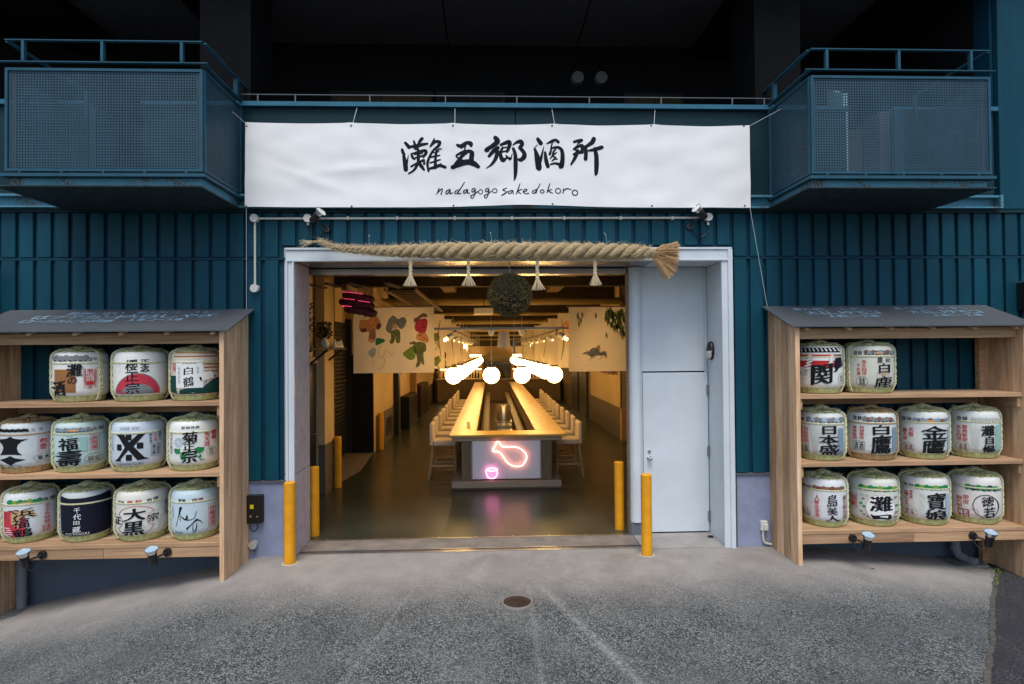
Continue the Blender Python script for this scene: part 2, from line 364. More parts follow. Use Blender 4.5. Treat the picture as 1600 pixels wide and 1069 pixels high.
class Decal:
    """prints in a picture frame of (x right, y down); mapf(x, y, lift) gives the 3D point on the thing's surface"""
    def __init__(s, mapf, step=None, ystep=None, lk=.00011): s.m = mapf; s.lk = lk; s.step = step; s.ystep = ystep; s.by = {}; s.k = 0
    def tri(s, pts, c):
        mb = s.by.setdefault(c, MB()); mb.fixn = False
        lift = .0012 + s.lk * s.k
        polys = [pts]
        if s.step:
            xs = [p[0] for p in pts]
            if max(xs) - min(xs) > s.step or s.ystep:
                polys = []; a = math.floor(min(xs) / s.step); b = math.ceil(max(xs) / s.step)
                for i in range(a, b):
                    q = clip(clip(pts, i * s.step, 1), (i + 1) * s.step, -1)
                    if len(q) > 2: polys.append(q)
            if s.ystep:
                pp = []
                for q in polys:
                    ys_ = [p[1] for p in q]
                    if max(ys_) - min(ys_) <= s.ystep: pp.append(q); continue
                    for i in range(math.floor(min(ys_) / s.ystep), math.ceil(max(ys_) / s.ystep)):
                        w = [(b, a) for a, b in q]; w = clip(clip(w, i * s.ystep, 1), (i + 1) * s.ystep, -1)
                        if len(w) > 2: pp.append([(b, a) for a, b in w])
                polys = pp
        for q in polys: mb.add([s.m(x, y, lift) for x, y in q], [tuple(range(len(q)))])
    def poly(s, pts, c):
        s.k += 1
        for t in tessellate_polygon([[Vector((p[0], p[1], 0)) for p in pts]]): s.tri([tuple(pts[i][:2]) for i in t], c)
    def rect(s, x0, y0, x1, y1, c): s.poly([(x0, y0), (x1, y0), (x1, y1), (x0, y1)], c)
    def frame(s, x0, y0, x1, y1, t, c):
        s.rect(x0, y0, x1, y0 + t, c); s.rect(x0, y1 - t, x1, y1, c); s.rect(x0, y0 + t, x0 + t, y1 - t, c); s.rect(x1 - t, y0 + t, x1, y1 - t, c)
    def line(s, pts, c, w=None, closed=False):
        """stroke through (x, y[, width]) with round ends, smoothed"""
        s.k += 1
        P = [(p[0], p[1], (p[2] if len(p) > 2 else w)) for p in pts]
        if closed: P = P + [P[0]]
        Q = []
        n = len(P)
        for i in range(n - 1):
            p0 = P[max(i - 1, 0)]; p1 = P[i]; p2 = P[i + 1]; p3 = P[min(i + 2, n - 1)]
            m = 5 if n > 2 else 2
            for j in range(m):
                t = j / m; q = []
                for k in range(3):
                    a, b, d, e = p0[k], p1[k], p2[k], p3[k]
                    q.append(.5 * ((2 * b) + (-a + d) * t + (2 * a - 5 * b + 4 * d - e) * t * t + (-a + 3 * b - 3 * d + e) * t ** 3))
                Q.append(q)
        Q.append(P[-1]); L = []; R = []
        for i, q in enumerate(Q):
            a = Q[max(i - 1, 0)]; b = Q[min(i + 1, len(Q) - 1)]; dx, dy = b[0] - a[0], b[1] - a[1]; l = math.hypot(dx, dy) or 1
            h = max(q[2], .1) / 2; L.append((q[0] - dy / l * h, q[1] + dx / l * h)); R.append((q[0] + dy / l * h, q[1] - dx / l * h))
        for i in range(len(Q) - 1): s.tri([L[i], L[i + 1], R[i + 1]], c); s.tri([L[i], R[i + 1], R[i]], c)
        if not closed:
            for q in (Q[0], Q[-1]):
                h = max(q[2], .1) / 2; pp = [(q[0] + h * cos(t * pi / 4), q[1] + h * sin(t * pi / 4)) for t in range(8)]
                s.k += .3
                for t in range(1, 7): s.tri([pp[0], pp[t], pp[t + 1]], c)
    def ring(s, cx, cy, rx, ry, w, c): s.line([(cx + rx * cos(t * pi / 10), cy + ry * sin(t * pi / 10)) for t in range(20)], c, w, True)
    def disc(s, cx, cy, rx, ry, c, n=18): s.poly([(cx + rx * cos(2 * pi * t / n), cy + ry * sin(2 * pi * t / n)) for t in range(n)], c)
    def ch(s, ch, x0, y0, x1, y1, c, off=0., wob=0., mirror=False):
        s.k += 1; vs, tr, _ = glyph(ch, 0.); ph = random.random() * 9
        def f(u, v):
            if mirror: u = 1 - u
            v = v + .05 * (u - .5) * (off > .02)
            if wob: u2 = u + wob * sin(6 * v + ph) + wob * .5 * sin(17 * u + 11 * v + ph); v = v + wob * sin(5 * u + ph * 2) + .08 * wob / .02 * (u - .5) * .5; u = u2
            return (x0 + (x1 - x0) * u, y1 - (y1 - y0) * v)
        pv = [f(*v) for v in vs]
        e0 = .014 * min(abs(x1 - x0), abs(y1 - y0)); sh = [(-e0, 0), (e0, 0)]
        if off > .015: e = off * .75 * min(abs(x1 - x0), abs(y1 - y0)); sh = [(k * e * 1.15, -k * e * .5) for k in ((-1, -.33, .33, 1) if off < .035 else (-1, -.6, -.2, .2, .6, 1))]
        for dx, dy in sh:
            for t in tr: s.tri([(pv[i][0] + dx, pv[i][1] + dy) for i in t], c)
            s.k += .12
    def col(s, txt, x0, y0, x1, y1, c, off=0., wob=0.):
        n = len(txt); h = (y1 - y0) / n
        for i, t in enumerate(txt): s.ch(t, x0, y0 + i * h + h * .05, x1, y0 + (i + 1) * h - h * .05, c, off, wob)
    def row(s, txt, x0, y0, x1, y1, c, off=0., wob=0., mirror=False):
        n = len(txt); w = (x1 - x0) / n
        for i, t in enumerate(txt):
            if t == ' ': continue
            a, b = x0 + i * w + w * .06, x0 + (i + 1) * w - w * .06
            if t in 'ーI1―・': 
                if t in 'I1': a, b = (a + b) / 2 - w * .15, (a + b) / 2 + w * .15
                if t == 'ー': s.ch(t, a, (y0 + y1) / 2 - (y1 - y0) * .08, b, (y0 + y1) / 2 + (y1 - y0) * .08, c, off); continue
            s.ch(t, a, y0, b, y1, c, off, wob, mirror)
    def build(s, name, parent, world=True):
        for c, mb in s.by.items():
            mb.build(name, (c if not isinstance(c, str) else inkm(c)), parent, world=world)
def clip(p, x, sg):
    o = []
    for i in range(len(p)):
        a, b = p[i], p[(i + 1) % len(p)]; da, db = (a[0] - x) * sg, (b[0] - x) * sg
        if da >= 0: o.append(a)
        if da * db < 0: t = da / (da - db); o.append((a[0] + (b[0] - a[0]) * t, a[1] + (b[1] - a[1]) * t))
    return o

# ================================================================ SETTING: ground
def zg(x, y):
    z = 0
    if x < -2.6: z -= .19 * min(-2.6 - x, 4.5)
    if x > 3.5: z -= .095 * min(x - 3.5, 5)
    return z
xs = sorted(set([-60, -30, -15, 10.5, 15, 30, 60] + [round(-10 + .2 * i, 2) for i in range(101)])); ys = [-60, -30, -15, -10, -8, -7, -6, -5, -4, -3, -2.5, -2, -1.6, -1.2, -.8, -.4, 0.03]
g = MB(); n = len(xs)
for y in ys:
    for x in xs: g.v.append((x, y, zg(x, y) + .006 * noise.noise((x * .8, y * .8, 0))))
for j in range(len(ys) - 1):
    for i in range(n - 1): g.f.append((j * n + i, j * n + i + 1, (j + 1) * n + i + 1, (j + 1) * n + i))
g.build('ground', drive_m, smooth=True, kind='structure')
# newer dark asphalt at the right, past a crumbling joint
p = MB(); pts = []
_jx = [(5.56, -.4), (5.3, -.66), (5.0, -.98), (4.6, -1.4), (4.2, -1.85), (3.9, -2.18), (3.5, -2.6), (2.6, -3.5), (1.4, -4.8), (0, -6.4)]
jx = []
for (a, b), (c, d) in zip(_jx[:-1], _jx[1:]):
    for q in range(8): jx.append((a + (c - a) * q / 8 + .03 * noise.noise((a * 9 + q * 2.3, 1, 0)), b + (d - b) * q / 8))
jx.append(_jx[-1])
for i, (x, y) in enumerate(jx):
    for t in (0, .3, .8, 1.6, 3, 6, 14): pts.append((x + t, y + (.42 if i == 0 and t < 3 else (.42 if i == 0 else 0)) * 0, 0))
vs = [(a, b, zg(a, b) + .012) for a, b, _ in pts]; m7 = 7
p.add(vs, [(i * m7 + j, (i + 1) * m7 + j, (i + 1) * m7 + j + 1, i * m7 + j + 1) for i in range(len(jx) - 1) for j in range(m7 - 1)])
p.add([(x, y, zg(x, y) + .0125) for x, y in [(5.56, -.4), (5.75, .03), (8, .03), (12, .03), (20, .03), (20, -.4), (11.56, -.4), (8.56, -.4), (7.16, -.4)]], [tuple(range(9))[::-1]])
p.build('asphalt_road', newasph_m, kind='structure')
# joint strip
j_ = MB(); 
for (a, b), (c, d) in zip(jx[:-1], jx[1:]):
    j_.add([(a - .03 + .03 * noise.noise((b * 20, 3, 0)), b, zg(a, b) + .0095), (a + .022, b, zg(a, b) + .0165), (c + .022, d, zg(c, d) + .0165), (c - .03 + .03 * noise.noise((d * 20, 3, 0)), d, zg(c, d) + .0095)], [(0, 1, 2, 3)])
j_.build('pavement_joint', M('weathered joint mortar', (.1, .095, .085), .9, nscale=30, namt=.5, bump=.5), kind='structure')
# weeds in the joint
random.seed(3)
w = MB()
for i in range(34):
    x = 5.5 + random.gauss(0, .05); y = -.46 + random.gauss(0, .05) if i < 22 else -.46 - random.random() * .5
    if i >= 22: x = 5.56 - (-.4 - y) * .98 + random.gauss(0, .02)
    z = zg(x, y) + .01; a = random.random() * 6.3; h = .02 + random.random() * .04
    w.add([(x, y, z), (x + .02 * cos(a), y + .02 * sin(a), z + h), (x + .02 * cos(a + .9), y + .02 * sin(a + .9), z + h * .8)], [(0, 1, 2)])
w.fixn = False
w.build('weeds', M('weed green', (.12, .2, .03), .8), kind='stuff')

# manhole
mh = thing('manhole_cover', 'small round rusty brown manhole cover in the asphalt before the gate', 'manhole cover', (.22, -1.33, 0))
mh_m = M('rusted iron', (.045, .03, .025), .6, nscale=30, namt=.4, bump=.4)
b = MB(); b.lathe([(.0001, .016), (.118, .016), (.122, .013), (.122, 0)], 32, (.22, -1.33, 0)); b.build('lid', mh_m, mh, True)
b = MB(); b.lathe([(.126, 0), (.126, .019), (.14, .019), (.146, .008), (.146, 0)], 32, (.22, -1.33, 0)); b.build('rim', M('manhole collar', (.22, .2, .18), .8), mh, True)
b = MB()
for k in range(-3, 4): b.box(.22 - .09 + abs(k) * .012, .22 + .09 - abs(k) * .012, -1.33 + k * .026 - .003, -1.33 + k * .026 + .003, .0155, .0185)
b.build('tread', mh_m, mh)
b = MB(); b.lathe([(.0001, .017), (.06, .017), (.06, .009), (.0001, .009)], 16, (1.75, -.25, 0))

# ================================================================ BUILDING
B = thing('building', 'teal metal clad building with a wide gate opening and dark loggia above', 'building', (0, 0, 0))
# --- backing wall (darker groove colour, shade painted in)
bk = MB()
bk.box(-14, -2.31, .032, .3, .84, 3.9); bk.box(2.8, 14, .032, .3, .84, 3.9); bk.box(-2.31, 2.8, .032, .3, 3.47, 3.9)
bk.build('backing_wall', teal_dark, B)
# --- siding strips
PIT = .1915
def strip(z0, z1, w=.148):
    m = MB(); m.bev(0, w, -.003, .036, z0, z1, .005); return m
proto = {}
def put_strip(x, z0, z1, w=.148, key=None):
    k = (round(z0, 3), round(z1, 3), round(w, 3))
    if k not in proto: proto[k] = strip(z0, z1, w).build('siding_strip', teal, B); proto[k].location.x = x; return
    o = inst(proto[k], B); o.location.x = x
x = -7.9
while x < 8:
    if x + .148 < -2.32 or x > 2.8: put_strip(x, .855, 3.325)
    if x > 5.9: put_strip(x, 3.36, 3.86)
    elif x > 2.8 or x + .148 < -2.32: put_strip(x, 3.36, 3.86)
    else: put_strip(x, 3.49, 3.86)
    x += PIT
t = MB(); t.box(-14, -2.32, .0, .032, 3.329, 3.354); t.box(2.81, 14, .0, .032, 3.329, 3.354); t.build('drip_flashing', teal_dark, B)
t = MB(); t.box(-14, -2.32, -.012, .03, .832, .85); t.box(2.81, 14, -.012, .03, .832, .85); t.build('sill_flashing', M('grey flashing', (.1, .11, .12), .5), B)
t = MB(); t.box(-14, 14, -.02, .03, 3.863, 3.9); t.build('top_flashing', teal_panel, B)
# --- plinth
t = MB(); t.box(-2.78, -2.325, 0.012, .3, -.3, .83); t.box(2.83, 3.24, .012, .3, -.3, .83); t.build('plinth', plinthmat, B)
t = MB(); t.box(-14, -2.78, .014, .3, -1.2, .83); t.box(3.24, 14, .014, .3, -1, .83); t.build('plinth', M('grey blue plinth', (.075, .1, .135), .8, nscale=3, namt=.1), B)
t = MB(); t.box(2.8, 2.828, .004, .3, -.2, .832); t.box(-2.325, -2.3, .004, .3, -.2, .832); t.build('seal_strip', M('dark sealant', (.06, .065, .08), .7), B)
# --- slab band / parapet panels
t = MB(); 
for a, b_ in ((-14, -4.5), (-3.88, -2.9), (-2.9, .3), (.3, 3.5), (3.5, 4.2), (4.75, 5.98)):
    t.bev(a + .004, b_ - .004, .02, .07, 4.06, 5.06, .003)
t.build('parapet_panel', teal_panel, B)
t = MB(); t.box(-14, -4.5, -.03, .12, 5.065, 5.115); t.box(-3.88, 4.2, -.03, .12, 5.065, 5.115); t.box(4.75, 6.0, -.03, .12, 5.065, 5.115); t.build('ledge_cap', M('ledge blue paint', (.035, .14, .21), .45, nscale=5, namt=.15), B)
t = MB()   # channel beam along the slab
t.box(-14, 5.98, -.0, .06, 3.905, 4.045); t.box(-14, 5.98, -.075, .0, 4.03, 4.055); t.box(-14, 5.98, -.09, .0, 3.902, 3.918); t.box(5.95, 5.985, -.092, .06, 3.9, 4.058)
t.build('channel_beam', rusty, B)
# --- loggia: floor, back wall, ceiling, columns
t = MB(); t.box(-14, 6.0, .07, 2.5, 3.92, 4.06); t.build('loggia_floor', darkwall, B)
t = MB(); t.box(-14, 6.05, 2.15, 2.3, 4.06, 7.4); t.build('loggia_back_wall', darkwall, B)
for (a, b_) in ((-5.52, -3.9), (-3.45, -.62), (-.6, 1.35), (1.37, 3.14), (3.72, 5.2)):
    t = MB(); t.bev(a, b_, -.3, 2.15, 6.93, 6.97, .004); t.build('soffit_panel', soffit, B)
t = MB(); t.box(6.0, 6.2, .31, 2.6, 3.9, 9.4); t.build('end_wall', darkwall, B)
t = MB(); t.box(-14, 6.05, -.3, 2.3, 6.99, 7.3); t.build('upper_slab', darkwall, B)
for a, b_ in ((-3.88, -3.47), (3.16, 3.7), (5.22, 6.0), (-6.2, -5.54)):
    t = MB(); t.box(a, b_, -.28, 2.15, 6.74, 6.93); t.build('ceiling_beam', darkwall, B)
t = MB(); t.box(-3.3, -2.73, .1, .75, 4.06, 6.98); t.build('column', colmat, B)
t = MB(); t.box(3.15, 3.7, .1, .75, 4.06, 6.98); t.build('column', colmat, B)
t = MB(); t.box(-14, 14, -.32, -.1, 6.98, 9.5); t.build('upper_facade', teal_panel, B)
for x in (-3.37, 1.35, 1.71):
    t = MB(); t.cyl((x, 2.15, 6.42), (x, 2.06, 6.42), .1, .09, 20); t.build('vent_cap', M('dark vent cap', (.16, .17, .18), .5), B, True)
win = M('dark window glass', (.02, .02, .022), .1); cur = M('brown curtain', (.07, .05, .03), .9, nscale=20, namt=.4, stretch=(8, 1, .2))
for a, b_ in ((-2.35, -.9), (-.75, .2), (2.1, 2.95)):
    f = MB(); f.box(a - .04, b_ + .04, 2.11, 2.15, 4.1, 6.2); fo = f.build('window', M('window frame black', (.02, .02, .022), .4), B)
    q = MB(); q.box(a, (a + b_) / 2 - .015, 2.1, 2.112, 4.15, 6.15); q.box((a + b_) / 2 + .015, b_, 2.1, 2.112, 4.15, 6.15); q.build('pane', cur if a < -2 or a > 2 and a < 3 else win, fo)
# --- right full-height wall
for k in range(5):
    t = MB(); a = 6.03 + .46 * k; t.bev(a, a + .40, -.003, .07, 3.91, 9.3, .006); t.build('tall_panel', teal, B)
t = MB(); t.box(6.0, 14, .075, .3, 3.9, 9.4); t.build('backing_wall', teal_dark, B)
t = MB(); t.bar((5.75, -.03, 6.5), (6.9, -.03, 7.2), .05, .09); t.build('brace', blackm, B)
# --- loggia rail
railm = M('grey rail wire', (.13, .15, .17), .5)
rl = node('railing', B, (0, .02, 5.11))
t = MB(); t.cyl((-2.8, .03, 5.215), (3.3, .03, 5.215), .006, seg=8); t.build('rail', railm, rl)
for x in (-2.62, -2.2, -1.36, -.5, .32, 1.16, 2.0, 2.84, 3.22):
    t = MB(); t.box(x - .006, x + .006, .02, .04, 5.115, 5.21); t.build('post', railm, rl)

# ---------------------------------------------------------------- balconies
def lattice(w, h, pitch, bar_):
    """perforated sheet: square holes, local x 0..w, z 0..h, thickness along y"""
    nx = int(w / pitch); nz = int(h / pitch); bar_ = .48; px = w / nx; pz = h / nz; xs_ = []; zs_ = []
    for i in range(nx): xs_ += [i * px, i * px + bar_ * px]
    xs_.append(w)
    xs_.append(w + bar_ * px)
    for i in range(nz): zs_ += [i * pz, i * pz + bar_ * pz]
    zs_.append(h); zs_.append(h + bar_ * pz)
    m = MB(); X, Z = len(xs_), len(zs_)
    m.v = [(a, 0, c) for c in zs_ for a in xs_]
    for j in range(Z - 1):
        for i in range(X - 1):
            if i % 2 == 1 and j % 2 == 1: continue
            m.f.append((j * X + i, j * X + i + 1, (j + 1) * X + i + 1, (j + 1) * X + i))
    return m
def solid(o, th):
    md = o.modifiers.new('s', 'SOLIDIFY'); md.thickness = th; return o
def balcony(x0, x1, inner, label):
    """inner = x of the side facing the gate"""
    s = 1 if inner == x1 else -1
    bal = node('balcony', B, ((x0 + x1) / 2, 0, 4.0), label); y0, y1 = -.87, -.0
    fl = MB(); fl.box(x0 - .03, x1 + .03, y0 - .03, .0, 4.0, 4.03); fl.build('floor_slab', steelblue, bal)
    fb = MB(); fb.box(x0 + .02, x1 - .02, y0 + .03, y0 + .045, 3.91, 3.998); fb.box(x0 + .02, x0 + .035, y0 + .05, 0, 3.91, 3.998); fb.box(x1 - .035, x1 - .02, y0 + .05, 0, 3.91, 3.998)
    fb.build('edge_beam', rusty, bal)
    ff = MB(); ff.box(x0 - .06, x1 + .0, y0 - .06, .0, 3.893, 3.907); ff.build('bottom_flange', M('flange dark paint', (.03, .05, .06), .6, nscale=8, namt=.4), bal)
    # panels
    fr = MB(); a, b_ = x0, x1; z0, z1 = 4.055, 5.055; t_ = .026
    fr.box(a, b_, y0 - .012, y0 + .012, z0, z0 + t_); fr.box(a, b_, y0 - .012, y0 + .012, z1 - t_, z1); fr.box(a, a + t_, y0 - .012, y0 + .012, z0 + t_, z1 - t_); fr.box(b_ - t_, b_, y0 - .012, y0 + .012, z0 + t_, z1 - t_)
    fr.build('panel_frame', steelblue, bal)
    la = lattice(b_ - a - .075, z1 - z0 - .08, .0266, .42); la.move(a + .034, y0, z0 + .036); solid(la.build('perforated_sheet', perf, bal, kind='stuff'), .003)
    sx = inner
    fr = MB(); fr.box(sx - .012, sx + .012, y0 + .014, y0 + .045, z0, z1); fr.box(sx - .012, sx + .012, -.035, -.005, z0, z1); fr.box(sx - .012, sx + .012, y0 + .045, -.035, z0, z0 + t_); fr.box(sx - .012, sx + .012, y0 + .045, -.035, z1 - t_, z1)
    fr.build('panel_frame', steelblue, bal)
    la = lattice(.79, z1 - z0 - .08, .0266, .42); la.rot(pi / 2); la.move(sx, y0 + .044, z0 + .036); solid(la.build('perforated_sheet', perf, bal, kind='stuff'), .003)
    ox = x0 + x1 - inner
    la = lattice(.79, z1 - z0 - .08, .0266, .42); la.rot(pi / 2); la.move(ox, y0 + .044, z0 + .036); solid(la.build('perforated_sheet', perf, bal, kind='stuff'), .003)
    # rails
    for zt, e, nm in ((5.325, .0, 'top_rail'), (5.115, .05, 'middle_rail')):
        r = MB(); r.box(x0 - e if s > 0 or 1 else x0, x1 + e, y0 - .018, y0 + .018, zt - .005, zt + .005); r.build(nm, steelblue, bal)
        r = MB(); r.box(sx - .022, sx + .022, y0 + .0225, .15, zt - .0072, zt + .0068); r.build(nm, steelblue, bal)
        if zt > 5.2:
            r = MB(); r.box(ox - .022, ox + .022, y0 + .0225, .15, zt - .0072, zt + .0068); r.build(nm, steelblue, bal)
    for x in (x0 + .17, (x0 + x1) / 2 - .02, x1 - .2):
        r = MB(); r.box(x - .013, x + .013, y0 - .018, y0 + .02, 5.123, 5.317); r.build('post', steelblue, bal)
    r = MB(); r.box(sx - .02, sx + .02, -.16, -.11, 5.123, 5.317); r.build('post', steelblue, bal)
    for k in range(5):
        x = x0 + .15 + k * (x1 - x0 - .3) / 4; r = MB(); r.cyl((x, y0 - .012, 4.042), (x, y0 - .03, 4.042), .011, seg=8); r.build('bolt', steelblue, bal)
    for x in (x0 + .05, x1 - .07):
        r = MB(); r.box(x, x + .022, y0 + .03, y0 + .05, 4.06, 5.04); r.build('brass_strip', M('weathered tan strip', (.25, .22, .12), .6), bal)
    return bal
balcony(-4.66, -2.79, -2.79, 'blue steel balcony with perforated sheet panels left of the banner')
balcony(3.26, 5.14, 3.26, 'blue steel balcony with perforated sheet panels right of the banner')
# opening reveals in the parapet behind the balconies
t = MB(); t.box(-4.5, -4.46, .075, .5, 4.06, 5.1); t.box(-3.92, -3.88, .075, .5, 4.06, 5.1); t.build('opening_reveal', steelblue, B)
t = MB(); t.prism([(.075, 4.36), (.4, 4.36), (.4, 5.5), (.075, 5.3)], 'X', 4.2, 4.25); t.build('opening_reveal', M('pale lit frame', (.3, .5, .56), .4), B)
t = MB(); t.box(4.64, 4.75, .075, .5, 4.36, 5.1); t.build('opening_reveal', M('grey brown panel', (.14, .13, .14), .6), B)
t = MB(); t.box(4.26, 4.63, .4, .44, 4.36, 5.0); t.build('opening_panel', M('brown panel', (.1, .075, .06), .6), B)
t = MB(); t.box(4.2, 4.75, .02, .07, 4.06, 4.35); t.box(-4.5, -3.88, .02, .07, 4.06, 4.33); t.build('parapet_panel', teal_panel, B)
t = MB(); t.box(4.7, 4.8, -.1, -.06, 4.05, 5.05); t.box(-4.25, -4.21, -.4, -.36, 4.78, 5.05); t.box(4.7, 4.74, -.4, -.36, 4.8, 5.08); t.build('stanchion', steelblue, B)

# ---------------------------------------------------------------- gate frame
GF = node('gate_frame', B, (0, 0, 0))
t = MB()
t.bev(-2.30, 2.79, -.035, .0, 3.435, 3.46, .003); t.bev(-2.30, 2.79, -.02, .02, 3.33, 3.432, .003); t.bev(-2.30, 2.79, -.035, .0, 3.305, 3.328, .003)
t.build('header', gatemat, GF)
t = MB(); t.bev(-2.30, -2.275, -.035, .0, .0, 3.304, .003); t.bev(-2.275, -2.225, -.018, .02, .0, 3.304, .003); t.bev(-2.225, -2.205, -.035, .0, 0, 3.304, .003); t.build('jamb', gatemat, GF)
t = MB(); t.bev(2.67, 2.74, -.02, .02, .0, 3.304, .003); t.bev(2.74, 2.795, -.036, .0, -.02, 3.434, .003); t.build('jamb', gatemat, GF)
t = MB(); t.box(-2.33, -2.205, .021, .52, .92, 3.304); t.build('reveal', revealmat, GF); t = MB(); t.box(-2.33, -2.203, .021, .52, -.02, .912); t.build('reveal', revealmat, GF)
t = MB(); t.box(2.70, 2.79, .021, .52, -.02, 3.304); t.build('reveal', gatemat, GF)
t = MB(); t.box(-2.33, 1.9, .021, .5, 3.31, 3.47); t.build('soffit_plate', lintel, GF)
t = MB(); t.box(1.9, 2.79, .021, .5, 3.31, 3.47); t.build('soffit_plate', gatemat, GF)
t = MB(); t.box(-2.33, 1.7, .56, .72, 3.235, 3.30); t.build('track_beam', lintel, GF)
t = MB(); t.box(-2.33, 1.7, .74, 1.05, 3.27, 3.6); t.build('shutter_box', M('dark shutter box', (.03, .03, .03), .6), GF)
t = MB(); t.cyl((1.78, .5, .17), (1.78, .5, 3.3), .075, seg=20); t.build('guide_post', gatemat, GF, True)
t = MB(); t.box(1.70, 1.86, .45, .6, .0, .17); t.build('post_base', M('post base grey', (.13, .15, .17), .7), GF)
t = MB(); t.box(1.695, 1.712, .48, .62, .0, 3.25); t.build('brush_seal', M('worn edge', (.25, .22, .2), .9, nscale=40, namt=.6), GF)
t = MB(); t.bev(1.87, 2.66, .52, .56, 2.012, 3.31, .004); t.bev(1.855, 1.868, .5, .56, 0.02, 3.31, .003); t.box(2.66, 2.70, .53, .56, .0, 3.31); t.build('wall_panel', gatemat, GF)
dr = node('door', B, (2.3, .5, .03), 'pale blue grey steel service door with chrome knob')
t = MB(); t.bev(1.875, 2.69, .5, .55, .03, 1.995, .004); t.build('door_leaf', gatemat, dr)
t = MB(); t.box(1.86, 2.715, .535, .57, .0, .025); t.box(2.69, 2.70, .52, .56, .03, 2.0); t.box(1.868, 2.7, .535, .56, 1.996, 2.011); t.build('gap_shadow_strip', gap, dr)
t = MB(); t.lathe([(.0001, -.075), (.022, -.07), (.028, -.05), (.02, -.03), (.012, -.025), (.012, -.012), (.03, -.01), (.03, 0)], 20, (1.945, .5, .945), 'Y'); t.build('knob', chrome, dr, True)
t = MB(); t.lathe([(.0001, -.02), (.018, -.018), (.02, 0)], 16, (1.943, .5, 1.03), 'Y'); t.build('lock', chrome, dr, True)
for z in (1.78, 1.02, .22):
    t = MB(); t.box(2.67, 2.712, .485, .499, z - .06, z + .06); t.cyl((2.695, .482, z - .065), (2.695, .482, z + .065), .008, seg=8); t.build('hinge', M('hinge metal', (.3, .31, .33), .35, .8), dr)
t = MB(); t.box(2.6, 2.66, .3, .34, 0, .03); t.build('door_stop', blackm, dr)
# wall lamp on the right reveal
wl = thing('wall_lamp', 'oval black bulkhead lamp with white lower half on the gate jamb', 'wall lamp', (2.7, .37, 2.26))
t = MB(); t.sphere((2.68, .37, 2.265), .1, 20, 14, (.5, .75, 1.15)); t.build('housing', blackm, wl, True)
t = MB()
for i in range(0, 1): pass
t.lathe([(.0001, -.093), (.03, -.088), (.06, -.06), (.074, -.0), (.0001, .0)], 20, (0, 0, 0), 'Z'); t.v = [(v[0] * .62 + 2.665, v[1] * .85 + .36, v[2] * 1.05 + 2.262) for v in t.v]; t.build('diffuser', whitepl, wl, True)

# ---------------------------------------------------------------- threshold
t = MB(); t.bev(-2.2, 1.72, .13, .47, -.05, .012, .006); t.build('threshold', concrete, kind='structure')
t = MB(); t.bev(1.725, 2.7, .0, .53, -.05, .013, .004); t.build('door_step', M('pale step concrete', (.3, .29, .28), .8, nscale=5, namt=.15, bump=.1), kind='structure')
tr_ = thing('floor_track', 'worn metal gate track with shiny rails along the threshold', 'gate track', (0, .07, 0))
for y, w_, z, m in ((.03, .014, .012, steel), (.075, .02, .007, lintel), (.115, .012, .014, steel)):
    t = MB(); t.box(-2.2, 1.72, y - w_ / 2, y + w_ / 2, -.02, z); t.build('rail', m, tr_)
t = MB(); t.box(-2.2, 1.7, .475, .5, -.02, .016); t.build('inner_rail', steel, tr_)
for k in range(9):
    t = MB(); t.cyl((-2.0 + k * .45, .53, .004), (-2.0 + k * .45, .53, .012), .012, seg=8); t.build('bolt', steel, tr_)

# ================================================================ INTERIOR (setting)
t = MB(); t.box(-3.6, 4.2, .475, 28, -.1, .004); t.build('floor', epoxy, kind='structure')
t = MB(); t.box(-3.6, 4.2, 1.06, 28, 4.0, 4.2); t.build('ceiling', ceilm, kind='structure')
t = MB(); t.box(-3.6, 4.2, 20.4, 20.6, 0, 4.1); t.build('back_wall', cream, kind='structure')
def wallseg(x, y0, y1, side, up=cream, z1=4.0):
    a, b_ = (x - .15, x) if side < 0 else (x, x + .15)
    m = MB(); m.box(a, b_, y0, y1, .8, z1); m.build('wall', up, kind='structure')
    a2, b2 = (a, b_ + .006) if side < 0 else (a - .006, b_)
    m = MB(); m.box(a2, b2, y0, y1, 0, .797); m.build('dado', dado, kind='structure')
wallseg(-2.83, .75, 3.35, -1); wallseg(-2.66, 2.75, 3.35, -1)
wallseg(-3.25, 3.35, 6.7, -1); wallseg(-2.64, 6.7, 20.4, -1)
m = MB(); m.box(-3.4, -2.64, 6.5, 6.7, 0, 4); m.build('wall', cream, kind='structure')
m = MB(); m.box(-3.25, -2.66, 3.3, 3.35, 0, 4.0); m.build('wall', cream, kind='structure')
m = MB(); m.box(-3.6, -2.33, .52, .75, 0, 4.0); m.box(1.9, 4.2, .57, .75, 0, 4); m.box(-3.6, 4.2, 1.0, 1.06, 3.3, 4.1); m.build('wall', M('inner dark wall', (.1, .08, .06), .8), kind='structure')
wallseg(3.25, 7.7, 12.2, 1); wallseg(3.25, 12.2, 20.4, 1, M('brown right wall', (.2, .14, .08), .7, nscale=1, namt=.1))
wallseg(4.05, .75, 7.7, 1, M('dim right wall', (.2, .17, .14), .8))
m = MB(); m.box(3.25, 4.2, 7.69, 7.85, .8, 4); m.build('wall', M('tan end wall', (.34, .26, .18), .8), kind='structure')
m = MB(); m.box(3.4, 4.2, 7.68, 7.85, 0, .8); m.build('dado', blackm, kind='structure')
m = MB(); m.box(3.235, 3.4, 7.66, 7.85, 0, .8); m.build('corner_post', M('tan timber', (.4, .25, .11), .6), kind='structure')
m = MB(); m.add([(-3.25, 3.4, .006), (-2.66, 3.4, .006), (-2.5, 4.5, .008), (-2.62, 6.4, .02), (-3.25, 6.4, .03)], [(0, 1, 2, 3, 4)]); m.build('floor_ramp', M('pale worn ramp', (.17, .14, .11), .6, nscale=3, namt=.2), kind='structure')

